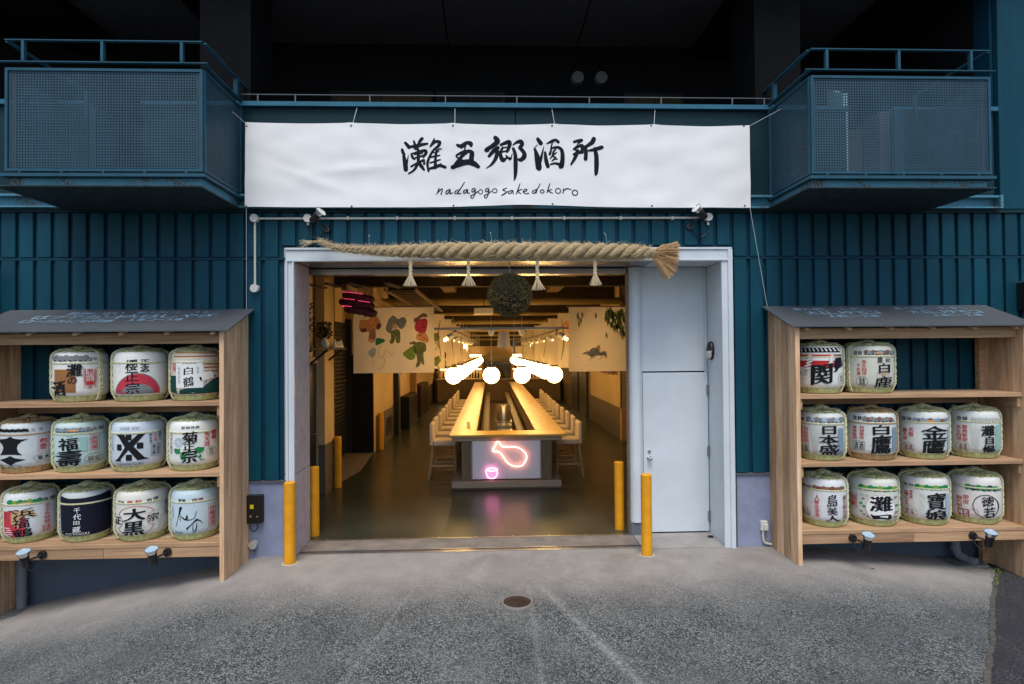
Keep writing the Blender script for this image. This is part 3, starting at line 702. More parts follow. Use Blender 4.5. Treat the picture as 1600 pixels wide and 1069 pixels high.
# left wall fittings
d_ = thing('dark_door', 'black metal door with lever handle just inside the gate on the left', 'door', (-2.83, 2.0, 0))
t = MB(); t.bev(-2.822, -2.78, 1.1, 2.68, .02, 2.1, .004); t.build('door_leaf', blackdoor, d_)
t = MB(); t.box(-2.822, -2.76, 1.0, 1.09, 0, 2.2); t.box(-2.822, -2.76, 2.69, 2.78, 0, 2.2); t.box(-2.822, -2.76, 1.09, 2.69, 2.11, 2.2); t.build('door_frame', M('tan grey frame', (.3, .25, .19), .6), d_)
t = MB(); t.cyl((-2.78, 2.5, 1.0), (-2.72, 2.5, 1.0), .014, seg=10); t.bar((-2.72, 2.5, 1.0), (-2.72, 2.62, 1.0), .016); t.build('handle', chrome, d_)
t = MB(); t.box(-2.779, -2.775, 1.95, 2.03, 1.25, 1.62); t.build('notice', M('red notice', (.45, .08, .04), .6), d_)
t = MB(); t.box(-2.7745, -2.773, 1.965, 2.015, 1.5, 1.58); t.box(-2.7745, -2.773, 1.965, 2.015, 1.3, 1.36); t.build('notice_text', whitepl, d_)
sh = thing('wall_shelf', 'small dark wall shelf carrying branches and white figurines inside the gate', 'shelf', (-2.83, 2.4, 2.2))
t = MB(); t.bev(-2.83, -2.42, .95, 3.2, 2.315, 2.345, .003); t.build('board', blackm, sh)
for y in (1.4, 2.2, 3.0):
    t = MB(); t.bar((-2.82, y, 2.02), (-2.46, y, 2.31), .035, .03); t.build('bracket', blackm, sh)
random.seed(5)
for k, (x, y, r) in enumerate(((-2.6, 1.3, .3), (-2.6, 2.55, .17))):
    nm = ('large dark branch arrangement at the near end of the wall shelf', 'small dark leafy plant in a vase on the wall shelf')[k]
    pl = thing('branch_arrangement', nm, 'plant', (x, y, 2.345))
    t = MB(); t.lathe([(.0001, 0), (.05, 0), (.07, .06), (.03, .14), (.035, .16)], 14, (x, y, 2.345)); t.build('vase', M('dark vase', (.05, .05, .05), .4) if k == 0 else whitepl, pl, True)
    t = MB()
    for i in range(16):
        a = random.random() * 6.3; e = .5 + random.random(); q = (x + r * cos(a) * .7 * random.random(), y + r * sin(a) * random.random(), 2.5 + r * e)
        t.tube([(x, y, 2.48), ((x + q[0]) / 2 + .02, (y + q[1]) / 2, 2.5 + r * e * .6), q], [.006, .004, .002], 4)
    t.build('branch', M('dark twig', (.03, .02, .015), .8), pl)
    t = MB(); t.fixn = False
    for i in range(170):
        a = random.random() * 6.3; rr = r * random.random() ** .5; z = 2.5 + random.random() * r * 1.5; cx, cy = x + rr * cos(a) * .7, y + rr * sin(a); d = Vector([random.gauss(0, 1) for _ in range(3)]).normalized() * .035; e = d.orthogonal().normalized() * .014
        c = Vector((cx, cy, z)); t.add([c - d, c + e, c + d, c - e], [(0, 1, 2, 3)])
    t.build('foliage', M('dark dried leaf', (.03, .028, .018), .8), pl)
for k, (y, nm) in enumerate(((2.75, 'white sake flask figurine nearest the vase on the wall shelf'), (2.88, 'left of two small round white figurines on the wall shelf'), (3.0, 'right of two small round white figurines on the wall shelf'), (3.14, 'tapered white flask at the far end of the wall shelf'))):
    t = MB(); pr = [(.0001, 0), (.045, 0), (.04, .03), (.02, .09), (.012, .12), (.018, .14), (.0001, .14)] if k in (0, 3) else [(.0001, 0), (.04, .01), (.045, .04), (.02, .065), (.028, .085), (.02, .105), (.0001, .11)]
    single(t.lathe(pr, 14, (-2.5, y, 2.345)).build('figurine', whitepl, smooth=True), nm, 'figurine')
sr = thing('roller_shutter', 'dark closed roller shutter on the left wall behind the second bollard', 'roller shutter', (-3.2, 5, 0))
for k in range(34):
    t = MB(); z = .03 + k * .085
    if k == 0: t.prism([(-3.235, z), (-3.205, z + .012), (-3.205, z + .055), (-3.235, z + .078)], 'Y', 3.4, 6.45); first = t; so_ = t.build('slat', shutterm, sr); base = so_
    else: o = inst(base, sr); o.location.z += .085 * k
t = MB(); t.box(-3.24, -3.12, 3.36, 3.42, 0, 3.0); t.box(-3.24, -3.12, 6.4, 6.48, 0, 3.0); t.build('guide_rail', blackm, sr)
t = MB(); t.box(-3.15, -2.64, 6.44, 6.49, .02, 2.2); single(t.build('dark_panel', blackdoor), 'plain black panel door facing the street beyond the roller shutter', 'door')
# further left wall
t = MB(); t.box(-2.66, -2.5, 9.1, 9.4, 0, 4); single(t.build('pillar', M('dark steel pillar', (.02, .022, .024), .4)), 'dark slim steel pillar on the left wall past the third bollard', 'pillar')
t = MB(); t.box(-2.66, -2.45, 12.3, 12.6, 0, 4); single(t.build('pillar', M('tan pillar paint', (.3, .17, .08), .6)), 'brown pillar farther down the left wall near the black cabinet', 'pillar')
t = MB(); t.bev(-2.65, -2.38, 10.3, 12.2, 0, .95, .01); single(t.build('cabinet', blackdoor), 'low dark cabinet between the two left wall pillars', 'cabinet')
t = MB(); t.bev(-2.65, -2.4, 13.2, 15.5, 0, 1.1, .01); single(t.build('cabinet', M('dark maroon cabinet', (.03, .012, .012), .5)), 'dark maroon cabinet beyond the brown left pillar', 'cabinet')
t = MB(); t.box(-2.638, -2.62, 8.0, 8.7, .15, .6); single(t.build('vent_grille', blackdoor), 'square dark vent grille low in the left wall dado', 'vent grille')
ex = thing('fire_alarm', 'small red alarm box hanging beside the dark left pillar', 'alarm box', (-2.6, 9.6, 1.75)); t = MB(); t.bev(-2.64, -2.5, 9.45, 9.75, 1.62, 1.85, .01); t.build('case', M('alarm red', (.35, .02, .015), .4), ex)
# right wall: menu tags
mt = thing('menu_rail', 'row of reddish brown wooden menu tags hanging on the right wall', 'menu tags', (3.2, 9.5, 1.9))
t = MB(); t.box(3.21, 3.25, 8.1, 11.9, 2.02, 2.06); t.build('rail', cbody, mt)
tagm = M('red brown menu tag', (.22, .08, .045), .7, nscale=12, col2=(.1, .03, .02), rnd=.4)
tg = MB(); tg.box(3.225, 3.243, 0, .09, 1.62, 2.02); t0 = tg.build('tag', tagm, mt); t0.location.y = 8.15
for k in range(1, 33): o = inst(t0, mt); o.location.y = 8.15 + k * .115; o.location.z += random.uniform(-.05, .04)
for y in (12.6, 14.6):
    dd = thing('side_door', 'dark grey steel door on the right wall, ' + ('nearer' if y < 13 else 'farther') + ' of the pair', 'door', (3.2, y, 0))
    t = MB(); t.bev(3.17, 3.24, y, y + 1.5, 0, 2.3, .005); t.build('door_leaf', M('grey steel door', (.06, .06, .05), .4), dd); t = MB(); t.box(3.15, 3.17, y + .1, y + .14, .95, 1.2); t.build('handle', chrome, dd)

# ceiling structure
ORD_ = ['first', 'second', 'third', 'fourth', 'fifth', 'sixth', 'seventh', 'eighth']
for x in (-1.03, 1.6):
    t = MB(); t.box(x - .16, x + .16, 1.1, 14.4, 3.78, 3.99); single(t.build('ceiling_beam', beamm), 'tan beam running away under the ceiling on the ' + ('left' if x < 0 else 'right'), 'beam')
for k, (y, z, r) in enumerate(((7.6, 3.48, .09), (9.6, 3.3, .05), (11.2, 3.15, .07), (13.2, 3.0, .05), (15.5, 3.05, .08), (17.5, 2.9, .05), (18.6, 2.75, .05))):
    t = MB(); t.cyl((-3.2, y, z), (3.25, y, z), r, seg=14); single(t.build('ceiling_pipe', pipem, smooth=True), ('first', 'second', 'third', 'fourth', 'fifth', 'sixth', 'seventh')[k] + ' cream pipe crossing under the ceiling, counted from the gate', 'pipe')
for k, (y, z) in enumerate(((5.2, 3.95), (8.4, 3.9), (10.4, 3.75), (12.2, 3.6), (14.4, 3.5), (16.5, 3.4), (18.7, 3.3), (19.0, 3.1))):
    t = MB(); t.box(-3.2, 3.25, y, y + .22, z - .35, z + .1 if z > 3.85 else 4.0); single(t.build('cross_beam', M('brown cross beam', (.05, .037, .022), .8, nscale=3, namt=.2)), 'brown cross beam, %s from the gate under the ceiling' % ORD_[k], 'beam')
t = MB(); t.box(-3.2, 3.25, 19.2, 19.5, 2.45, 4); single(t.build('soffit_drop', M('brown bulkhead', (.08, .06, .035), .8)), 'brown dropped bulkhead above the back bar', 'bulkhead')
# hanging ladder rack
ld = thing('cable_ladder', 'dark hanging cable ladder under the ceiling left of the tan beam', 'cable ladder', (-1.9, 5, 3.3))
for x in (-1.75, -1.25):
    t = MB(); t.box(x - .015, x + .015, 3.0, 8.4, 3.28, 3.33); t.build('side_rail', M('grey brown rail', (.2, .15, .1), .5), ld)
for k in range(14):
    t = MB(); t.box(-1.735, -1.265, 3.2 + k * .38, 3.23 + k * .38, 3.29, 3.31); t.build('rung', MC['grey brown rail'], ld)
t = MB(); t.box(-2.2, -2.12, 2.0, 5.6, 3.2, 3.28); single(t.build('strip_light_body', M('tan strip housing', (.3, .2, .1), .5)), 'tan strip fitting slanting away above the pink neon lamp', 'strip fitting')
# near-ceiling rail bits
for k, x in enumerate((-2.5, -2.2, -1.9, -1.4)):
    t = MB(); t.bar((x, 1.2, 3.2), (x + .02, 2.2, 3.25), .05, .03); single(t.build('ceiling_bracket', M('dark metal bracket', (.1, .09, .08), .5)), ('leftmost', 'second from left', 'third from left', 'rightmost')[k] + ' dark bracket under the ceiling just inside the gate', 'bracket')
pj = thing('projector', 'small cream projector box hung below the ceiling left of the cedar ball', 'projector', (-.15, 4.5, 3.05))
t = MB(); t.bev(-.32, .05, 4.4, 4.65, 2.98, 3.1, .01); t.build('body', whitepl, pj); t = MB(); t.cyl((-.13, 4.5, 3.1), (-.13, 4.5, 3.9), .01, seg=6); t.build('pole', blackm, pj)

# ---------------------------------------------------------------- back bar with bottles
bb = thing('back_bar', 'back bar shelving filled with bottles round a dark screen', 'bar shelving', (0, 20.40, 0))
t = MB(); t.box(-2.4, 3.1, 19.20, 20.10, 0, .95); t.build('cabinet', cbody, bb); t = MB(); t.box(-2.45, 3.15, 19.10, 20.15, .95, 1.0); t.build('worktop', ctrim, bb)
for x in (-2.4, -.42, .9, 3.05):
    t = MB(); t.box(x, x + .09, 19.70, 20.10, 1.0, 2.03); t.build('upright', woodlight, bb)
for a, b_ in ((-2.31, -.42), (.99, 3.05)):
    for z in (1.42, 2.0): t = MB(); t.box(a, b_, 19.70, 20.10, z, z + .03); t.build('shelf_board', woodlight, bb)
shl = M('warm shelf light', (1, .8, .5), .4, emit=16, ecol=(1, .62, .24))
for a, b_ in ((-2.3, -.44), (1.0, 3.03)):
    t = MB(); t.box(a, b_, 19.72, 19.77, 1.975, 1.998); t.build('shelf_light', shl, bb)
    t = MB(); t.box(a, b_, 19.9, 19.96, 2.035, 2.065); t.build('shelf_light', shl, bb)
    t = MB(); t.box(a, b_, 19.72, 19.77, 1.395, 1.418); t.build('shelf_light', shl, bb)
t = MB(); t.box(-2.4, 3.14, 20.10, 20.15, 1.0, 2.03); t.build('back_panel', M('lit back panel', (.6, .5, .33), .7), bb)
t = MB(); t.bev(-.3, .86, 19.75, 19.85, 1.01, 1.76, .01); t.build('screen', screen, bb)
t = MB(); t.box(-.32, .88, 19.60, 20.10, .3, 1.0); t.build('cupboard', cream, bb)
bts = []
for k in range(2):
    t = MB(); t.lathe([(.0001, 0), (.04, 0), (.042, .2), (.016, .27), (.015, .33), (.0001, .33)], 8); o = t.build('bottle', (bottlem, bottleb)[k], smooth=True); bts.append(o)
used = [0, 0]; random.seed(9)
for side, a, b_ in (('left', -2.25, -.5), ('right', 1.05, 2.98)):
    for lv, z in (('worktop', 1.0), ('lower shelf', 1.45)):
        nb = 13
        for i in range(nb):
            k = random.random() < .35; k = int(k); loc = (a + (b_ - a) * (i + .5) / nb + random.uniform(-.02, .02), 19.88, z); sc = random.uniform(.9, 1.18)
            if used[k]: o = inst(bts[k], None, loc)
            else: o = bts[k]; o.location = loc; used[k] = 1
            o.scale = (1, 1, sc); single(o, ('brown' if k else 'dark green') + ' bottle on the %s of the back bar, %s of the screen' % (lv, side), 'bottle', 'bottles on the back bar')

# ---------------------------------------------------------------- counter
ct = thing('bar_counter', 'long U shaped wooden bar counter with glowing pale top and neon sign panel', 'bar counter', (.265, 2.95, 0))
L0, R0, YF, YB = -.70, 1.23, 2.9, 18.3
t = MB(); t.bev(L0, L0 + .44, YF + .5, YB, .862, .9, .005); t.build('counter_top', ctop, ct); t = MB(); t.bev(R0 - .47, R0, YF + .5, YB, .862, .9, .005); t.build('counter_top', ctop, ct)
t = MB(); t.bev(L0, R0, YF, YF + .497, .862, .9, .005); t.build('counter_top', M('pale burl counter wood front', (.68, .45, .11), .38, nscale=3, col2=(.56, .35, .08), stretch=(.5, 6, 6)), ct)
t = MB(); t.bev(L0 + .05, R0 - .07, YF + .05, YF + .5, .79, .858, .004); t.box(L0 + .06, L0 + .4, YF + .5, YB, .8, .86); t.box(R0 - .43, R0 - .07, YF + .5, YB, .8, .86); t.build('apron', ctrim, ct)
t = MB(); t.box(L0 + .2, L0 + .42, YF + .3, YB - .1, .1, .8); t.box(R0 - .45, R0 - .25, YF + .3, YB - .1, .1, .8); t.build('side_panel', cbody, ct)
t = MB(); t.box(-.31, .80, YF + .12, YF + .3, .14, .79); t.build('front_panel', cbody, ct)
for a, b_ in ((-.5, -.32), (.82, 1.0)): t = MB(); t.bev(a, b_, YF + .1, YF + .3, .14, .79, .005); t.build('corner_post', cbody, ct)
t = MB(); t.bev(-.66, 1.15, YF + .02, YF + .5, .03, .14, .006); t.box(-.66, -.3, YF + .5, YB - .3, .03, .12); t.box(.8, 1.15, YF + .5, YB - .3, .03, .12); t.build('plinth_step', ctrim, ct)
t = MB(); t.box(-.64, 1.13, YF + .05, YB - .3, .0, .03); t.build('toe_kick', cbody, ct)
# inner side: work shelves
t = MB(); t.box(-.24, -.05, 3.6, 17, .0, .55); t.box(.55, .72, 3.6, 17, 0, .55); t.build('inner_cabinet', cbody, ct)
t = MB(); t.box(-.045, .545, 3.5, 17, .004, .012); t.build('green_mat', M('green floor mat', (.01, .09, .03), .6), ct)
for k, y in enumerate((4.2, 4.9, 5.7, 6.6)):
    t = MB(); t.bev(.12, .46, y, y + .5, .0, .5 + k * .02, .01); single(t.build('steel_drawer_unit', steel), ('nearest', 'second', 'third', 'farthest')[k] + ' stainless cabinet between the two counter arms', 'steel cabinet')
t = MB(); t.lathe([(.0001, 0), (.17, 0), (.17, .38), (.16, .4), (.0001, .4)], 20, (.3, 7.6, .55)); single(t.build('stock_pot', steel, smooth=True), 'shiny steel drum standing at the far end between the counters', 'steel pot')
t = MB(); t.bev(.1, .5, 7.35, 7.9, 0, .55, .01); single(t.build('pot_stand', steel), 'steel cabinet under the shiny steel drum', 'steel cabinet')
# items on counter
t = MB(); t.lathe([(.03, .9), (.034, .98), (.036, .98), (.032, .9)], 14, (-.42, 4.0, 0)); single(t.build('glass', M('clear tumbler', (.9, .8, .5), .05), smooth=True), 'small clear glass on the near left part of the counter top', 'glass')
# neon sign
ns = thing('neon_sign', 'white sign panel with a pink neon sake flask and cup on the counter front', 'neon sign', (.245, 2.9, .14))
YN = YF + .02
t = MB(); t.bev(-.315, .80, YN + .035, YN + .055, .165, .815, .003); t.build('panel', signw, ns)
t = MB(); t.box(-.335, .82, YN + .065, YN + .075, .16, .82); t.build('backing_sheet', M('pale backing', (.5, .47, .45), .4), ns)
def npt(x, y): return (-.315 + (x - 105) / (1365 - 105) * 1.115, YN - .012, .815 - (y - 135) / (880 - 135) * .65)
def smooth_path(P, m=6, closed=True):
    Q = []; n = len(P)
    for i in range(n if closed else n - 1):
        g_ = lambda k: Vector(P[k % n]) if closed else Vector(P[min(max(k, 0), n - 1)])
        a, b_, c, d = g_(i - 1), g_(i), g_(i + 1), g_(i + 2)
        for j in range(m): s_ = j / m; Q.append(.5 * (2 * b_ + (c - a) * s_ + (2 * a - 5 * b_ + 4 * c - d) * s_ * s_ + (3 * b_ - a - 3 * c + d) * s_ ** 3))
    if not closed: Q.append(Vector(P[-1]))
    return Q
fl = [(560, 170), (520, 250), (480, 330), (500, 350), (580, 355), (640, 400), (700, 500), (780, 585), (880, 635), (1010, 630), (1080, 550), (1110, 450), (1060, 360), (960, 290), (860, 268), (690, 268), (630, 235), (595, 170)]
t = MB(); t.tube(smooth_path([npt(*q) for q in fl], 4, False) + [Vector(npt(560, 170))], .0032, 8); t.build('flask_tube', neonw, ns, True)
cup = [(365, 690), (460, 662), (555, 690), (550, 790), (505, 850), (415, 850), (365, 790)]
t = MB(); t.tube(smooth_path([npt(*q) for q in cup], 4), .0033, 8, closed=True); t.tube([npt(370, 700), npt(460, 725), npt(550, 700)], .0035, 8); t.build('cup_tube', neonp, ns, True)
for x, y in ((155, 165), (740, 155), (1315, 150), (160, 870), (745, 860), (1320, 855)):
    q = npt(x, y); t = MB(); t.cyl((q[0], YN + .034, q[2]), (q[0], YN + .02, q[2]), .008, seg=10); t.build('screw', chrome, ns)
t = MB()
for x, y in ((500, 225), (855, 240), (985, 330), (1105, 320), (1045, 510), (870, 575), (480, 545), (580, 720), (350, 770)):
    q = npt(x, y); t.cyl((q[0], YN + .034, q[2]), (q[0], YN + .012, q[2]), .005, seg=6)
t.build('tube_clip', M('red clip', (.3, .05, .05), .5), ns)

# ---------------------------------------------------------------- stools
def stool(side, x, y, label):
    r = thing('bar_stool', label, 'stool', (x, y, 0), 0 if side < 0 else pi, 'stools along the counter')
    m = MB(); m.bev(-.2, .22, -.2, .2, .6, .7, .02); m.build('seat', stoolfab, r, world=False)
    m = MB(); m.bev(-.26, -.19, -.19, .19, .6, 1.0, .02); m.build('backrest', stoolfab, r, world=False)
    for a, b_, c, d in ((-.2, -.16, -.28, -.18), (-.2, .16, -.28, .18), (.18, -.16, .2, -.17), (.18, .16, .2, .17)):
        m = MB(); m.tube([(a, b_, .6), (c, d, 0)], [.022, .016], 6); m.build('leg', stoolwood, r, world=False)
    m = MB(); m.bar((-.22, -.165, .25), (.19, -.165, .25), .02, .035); m.bar((-.22, .165, .25), (.19, .165, .25), .02, .035); m.build('stretcher', stoolwood, r, world=False)
    m = MB(); m.bar((.19, -.16, .25), (.19, .16, .25), .02, .035); m.build('footrest', stoolwood, r, world=False)
    return r
ORD = ['first', 'second', 'third', 'fourth', 'fifth', 'sixth', 'seventh', 'eighth', 'ninth', 'tenth', 'eleventh', 'twelfth', 'thirteenth', 'fourteenth', 'fifteenth', 'sixteenth', 'seventeenth']
sl0 = stool(-1, -.84, 3.85, 'cream bar stool on the left of the counter, first from the gate')
for k in range(1, 11): dup(sl0, (-.84 + random.uniform(-.02, .02), 3.85 + .8 * k, 0), random.uniform(-.04, .04), 'cream bar stool on the left of the counter, %s from the gate' % ORD[k])
for k in range(11): dup(sl0, (1.36 + random.uniform(-.02, .02), 3.85 + .8 * k, 0), pi + random.uniform(-.04, .04), 'cream bar stool on the right of the counter, %s from the gate' % ORD[k])

# ---------------------------------------------------------------- globes
def globe(x, y, label):
    r = thing('globe_lamp', label, 'pendant lamp', (x, y, 1.86), 0, 'opal globe pendant lamps')
    m = MB(); m.sphere((0, 0, 0), .143, 24, 16); m.build('globe', globem, r, 'all', False)
    m = MB(); m.lathe([(.0001, .165), (.07, .163), (.075, .135), (.07, .13)], 16); m.build('cap', M('dark bronze cap', (.12, .09, .06), .4), r, True, False)
    m = MB(); m.cyl((0, 0, .16), (0, 0, 1.0), .004, seg=5); m.build('cord', whitepl, r, world=False)
    return r
gl0 = globe(-.64, 3.3, 'lit white globe lamp, outer left of the four over the counter front')
dup(gl0, (.005, 3.3, 1.86), None, 'lit white globe lamp, second from left of the four over the counter front')
dup(gl0, (.53, 3.3, 1.86), None, 'lit white globe lamp, third from left of the four over the counter front')
dup(gl0, (1.085, 3.3, 1.86), None, 'lit white globe lamp, outer right of the four over the counter front')
for k in range(12):
    y = 4.7 + k * 1.12
    dup(gl0, (-.6 + k * .012, y, 1.86), None, 'lit globe lamp over the left counter arm, %s behind the front four' % ORD[k])
    dup(gl0, (1.06 - k * .012, y, 1.86), None, 'lit globe lamp over the right counter arm, %s behind the front four' % ORD[k])
t = MB(); t.box(-1.1, 1.6, 3.27, 3.33, 2.64, 2.68); lr = single(t.build('lamp_rail', M('grey lamp rail', (.3, .29, .28), .4, .6)), 'grey metal rail crossing above the four front globes', 'lamp rail')
for k, x in enumerate((.005, .53)):
    t = MB(); t.lathe([(.0001, -.1), (.03, -.1), (.05, -.06), (.06, 0), (.0001, 0)], 14, (x, 3.3, 2.635)); single(t.build('ceiling_rose', whitepl, smooth=True), 'white cone fitting under the grey lamp rail, ' + ('left', 'right')[k], 'lamp fitting')
# tapered white shade and hanging price plate
t = MB(); t.lathe([(.09, 0), (.12, -.27), (.115, -.27), (.085, 0)], 18, (.225, 3.5, 2.6)); single(t.build('tapered_pendant', M('white fabric shade', (.5, .46, .42), .8), smooth=True), 'tapered white lamp shade hanging behind the cedar ball', 'lamp shade')
hp = thing('hanging_sign', 'narrow white hanging sign below the cedar ball', 'hanging sign', (.37, 2.6, 2.3)); t = MB(); t.bev(.35, .39, 2.6, 2.615, 2.22, 2.43, .002); t.build('plate', whitepl, hp); t = MB(); t.cyl((.37, 2.607, 2.43), (.37, 2.607, 3.2), .003, seg=5); t.build('cord', wirem, hp)
D = Decal(lambda x, y, l: (x, 2.6 - l, y * -1)); D.col('日本酒', .358, -2.42, .382, -2.235, 'k'); D.build('lettering', hp)

# track spotlights lighting the hangings
for side, x in (('left', -.62), ('right', 1.15)):
    t = MB(); t.box(x - .02, x + .02, 3.4, 19, 2.6, 2.64); single(t.build('track_rail', M('dark track rail', (.16, .12, .08), .5)), 'long track rail for spotlights above the %s counter arm' % side, 'track rail')
    for k in range(7):
        y = 3.6 + k * 2.0; xo = x + (-.12 if side == 'left' else .12)
        r = thing('track_spotlight', '%s spotlight from the gate on the %s track rail' % (ORD[k], side), 'spotlight', (xo, y, 2.5), 0, 'track spotlights')
        m = MB(); dx = -1 if side == 'left' else 1; m.tube([(xo - dx * .07, y - .02, 2.56), (xo + dx * .02, y - .06, 2.5)], [.045, .055], 12); m.build('housing', whitepl, r, True)
        m = MB(); m.sphere((xo + dx * (.055 if k == 0 else .035), y - .085 + (.03 if k else 0), 2.475 + (.015 if k else 0)), .03 if k == 0 else .022, 10, 8); m.build('bulb', bulbm if k == 0 else M('dim lit bulb', (1, .8, .5), .3, emit=2.2, ecol=(1, .62, .25)), r, 'all')
        pl = bpy.data.lights.new('spot_bulb', 'SPOT'); pl.energy = 28; pl.color = (1, .62, .26); pl.shadow_soft_size = .03; pl.spot_size = radians(110); pl.spot_blend = .7
        po = bpy.data.objects.new('spot_bulb_light', pl); COL.objects.link(po); po.parent = r; po.location = (dx * .12, -.13, -.07)
        po.rotation_euler = (Vector((-dx * 1.0, 1.1, .12)) if k else Vector((-dx * .9, 1.0, .25))).to_track_quat('Z', 'Y').to_euler()

# ---------------------------------------------------------------- noren hangings
def noren(x0, x1, y, z0, z1, label, art=None, seed=0):
    r = thing('cloth_hanging', label, 'cloth hanging', ((x0 + x1) / 2, y, z1), 0, 'printed cloth hangings')
    m = MB(); nx, nz_ = 26, 12
    def mp(u, v): return (x0 + (x1 - x0) * u, y + .018 * sin(u * 9 + seed) * v + .02 * noise.noise((u * 5, v * 3, seed)) * v, z1 - (z1 - z0) * v)
    for j in range(nz_ + 1):
        for i in range(nx + 1): m.v.append(mp(i / nx, j / nz_))
    for j in range(nz_):
        for i in range(nx): m.f.append((j * (nx + 1) + i, j * (nx + 1) + i + 1, (j + 1) * (nx + 1) + i + 1, (j + 1) * (nx + 1) + i))
    m.build('cloth', cloth, r, 'all')
    t = MB(); t.cyl((x0 - .03, y, z1 + .005), (x1 + .03, y, z1 + .005), .01, seg=8); t.build('pole', woodlight, r)
    if art:
        W_, H_ = art[0], art[1]
        def f(x, yy, l):
            a = mp(x / W_, yy / H_); return (a[0], a[1] - l - .004, a[2])
        D = Decal(f, W_ / 26); art[2](D); D.by = {(dye(c) if isinstance(c, str) else c): mb for c, mb in D.by.items()}; D.build('painted_marking', r)
    return r
def dye(c):
    nm = 'cloth dye ' + c
    if nm in MC: return MC[nm]
    col = tuple(min(.9, x * 1.25 + .02) for x in INK[c][1]); m = M(nm, col, .9, nscale=14, namt=.45); n_ = m.node_tree; b = n_.nodes['Principled BSDF']; t = n_.nodes.new('ShaderNodeBsdfTranslucent'); t.inputs[0].default_value = rgb(*tuple(min(.9, x * 1.2) for x in col)); x = n_.nodes.new('ShaderNodeMixShader'); x.inputs[0].default_value = .5
    n_.links.new(b.outputs[0], x.inputs[1]); n_.links.new(t.outputs[0], x.inputs[2]); n_.links.new(x.outputs[0], n_.nodes['Material Output'].inputs['Surface']); return m
def blob(D, pts, c, line='b', w=2.5):
    q = [(v[0], v[1]) for v in smooth_path([(a, b, 0) for a, b in pts], 3)]
    D.poly(q, c)
    cx = sum(p[0] for p in pts) / len(pts); cy = sum(p[1] for p in pts) / len(pts)
    for i in range(0, len(pts), 2):
        a, b = pts[i]; D.line([(a + (cx - a) * .25, b + (cy - b) * .25, w * .8), ((a + cx) / 2 + w * 1.5, (b + cy) / 2, w * 1.3), (cx + (a - cx) * .15, cy + (b - cy) * .15, w * .6)], line)
        if i % 4 == 0: D.line([(a + (cx - a) * .35 + w * 3, b + (cy - b) * .35, w * 2.4), (cx + (a - cx) * .3 + w * 3, cy + (b - cy) * .3, w)], 't')
    D.line([(p[0], p[1], w * (1.4 if i % 3 else .5)) for i, p in enumerate(pts)] , line, w, True)
def art_left(D):   # drawn in a 870 x 740 frame
    P = lambda pts, c: blob(D, [(x - 540, y - 80) for x, y in pts], c, 'k' if c in 'yGsg' else 'm')
    P([(610, 230), (660, 215), (690, 230), (740, 190), (800, 190), (840, 290), (800, 330), (775, 320), (780, 430), (740, 480), (700, 440), (715, 350), (650, 360), (610, 330)], 'O')
    P([(615, 320), (680, 320), (670, 350), (635, 360)], 'm'); P([(720, 340), (775, 330), (770, 430), (725, 420)], 't'); P([(800, 260), (840, 275), (820, 325), (790, 320)], 'b')
    D.line([(665 - 540, 190 - 80, 10), (700 - 540, 175 - 80, 8), (745 - 540, 210 - 80, 5)], 'k')
    P([(890, 320), (925, 220), (975, 175), (1020, 215), (1075, 195), (1110, 230), (1085, 310), (1040, 320), (1010, 260), (965, 275), (950, 360), (915, 360)], 'y')
    P([(945, 360), (1000, 330), (1040, 350), (1045, 470), (1005, 475), (1000, 390), (975, 480), (935, 480), (950, 420)], 'G'); P([(960, 275), (1010, 265), (1010, 310), (970, 325)], 't')
    D.line([(1010 - 540, 275 - 80, 6), (1130 - 540, 160 - 80, 4)], 'b')
    P([(1200, 290), (1240, 230), (1310, 210), (1340, 240), (1320, 360), (1270, 370), (1215, 345)], 'R'); P([(1230, 380), (1310, 370), (1350, 440), (1340, 480), (1290, 465), (1225, 440)], 'O')
    for x, y in ((1240, 280), (1280, 260), (1300, 310), (1250, 330), (1260, 400), (1300, 420)): D.disc(x - 540, y - 80, 7, 7, 'm', 8)
    P([(1195, 210), (1240, 190), (1290, 150), (1330, 160), (1335, 190), (1280, 190), (1230, 245), (1200, 250)], 'b')
    P([(1190, 500), (1240, 475), (1310, 490), (1325, 570), (1290, 600), (1300, 720), (1275, 720), (1262, 680), (1250, 740), (1210, 755), (1230, 680), (1215, 600), (1195, 580)], 'G')
    P([(1075, 600), (1190, 520), (1205, 640), (1160, 675), (1115, 650)], 's'); P([(1145, 480), (1200, 465), (1205, 490), (1160, 500)], 'b')
    P([(780, 470), (800, 430), (870, 440), (880, 465), (830, 490), (785, 505)], 'g')
    for q in ([(850, 500), (810, 590), (860, 640), (880, 560)], [(890, 550), (960, 620), (980, 580)], [(780, 560), (740, 620), (770, 720)], [(800, 650), (880, 660), (850, 760), (800, 770)]): D.line([(x - 540, y - 80, 5) for x, y in q], 'y')
    P([(700, 570), (770, 540), (775, 600), (750, 640), (710, 610)], 'l')
    D.line([(540 - 540 + 5, 560 - 80, 3), (600 - 540, 700 - 80, 3), (660 - 540, 730 - 80, 3)], 'l')
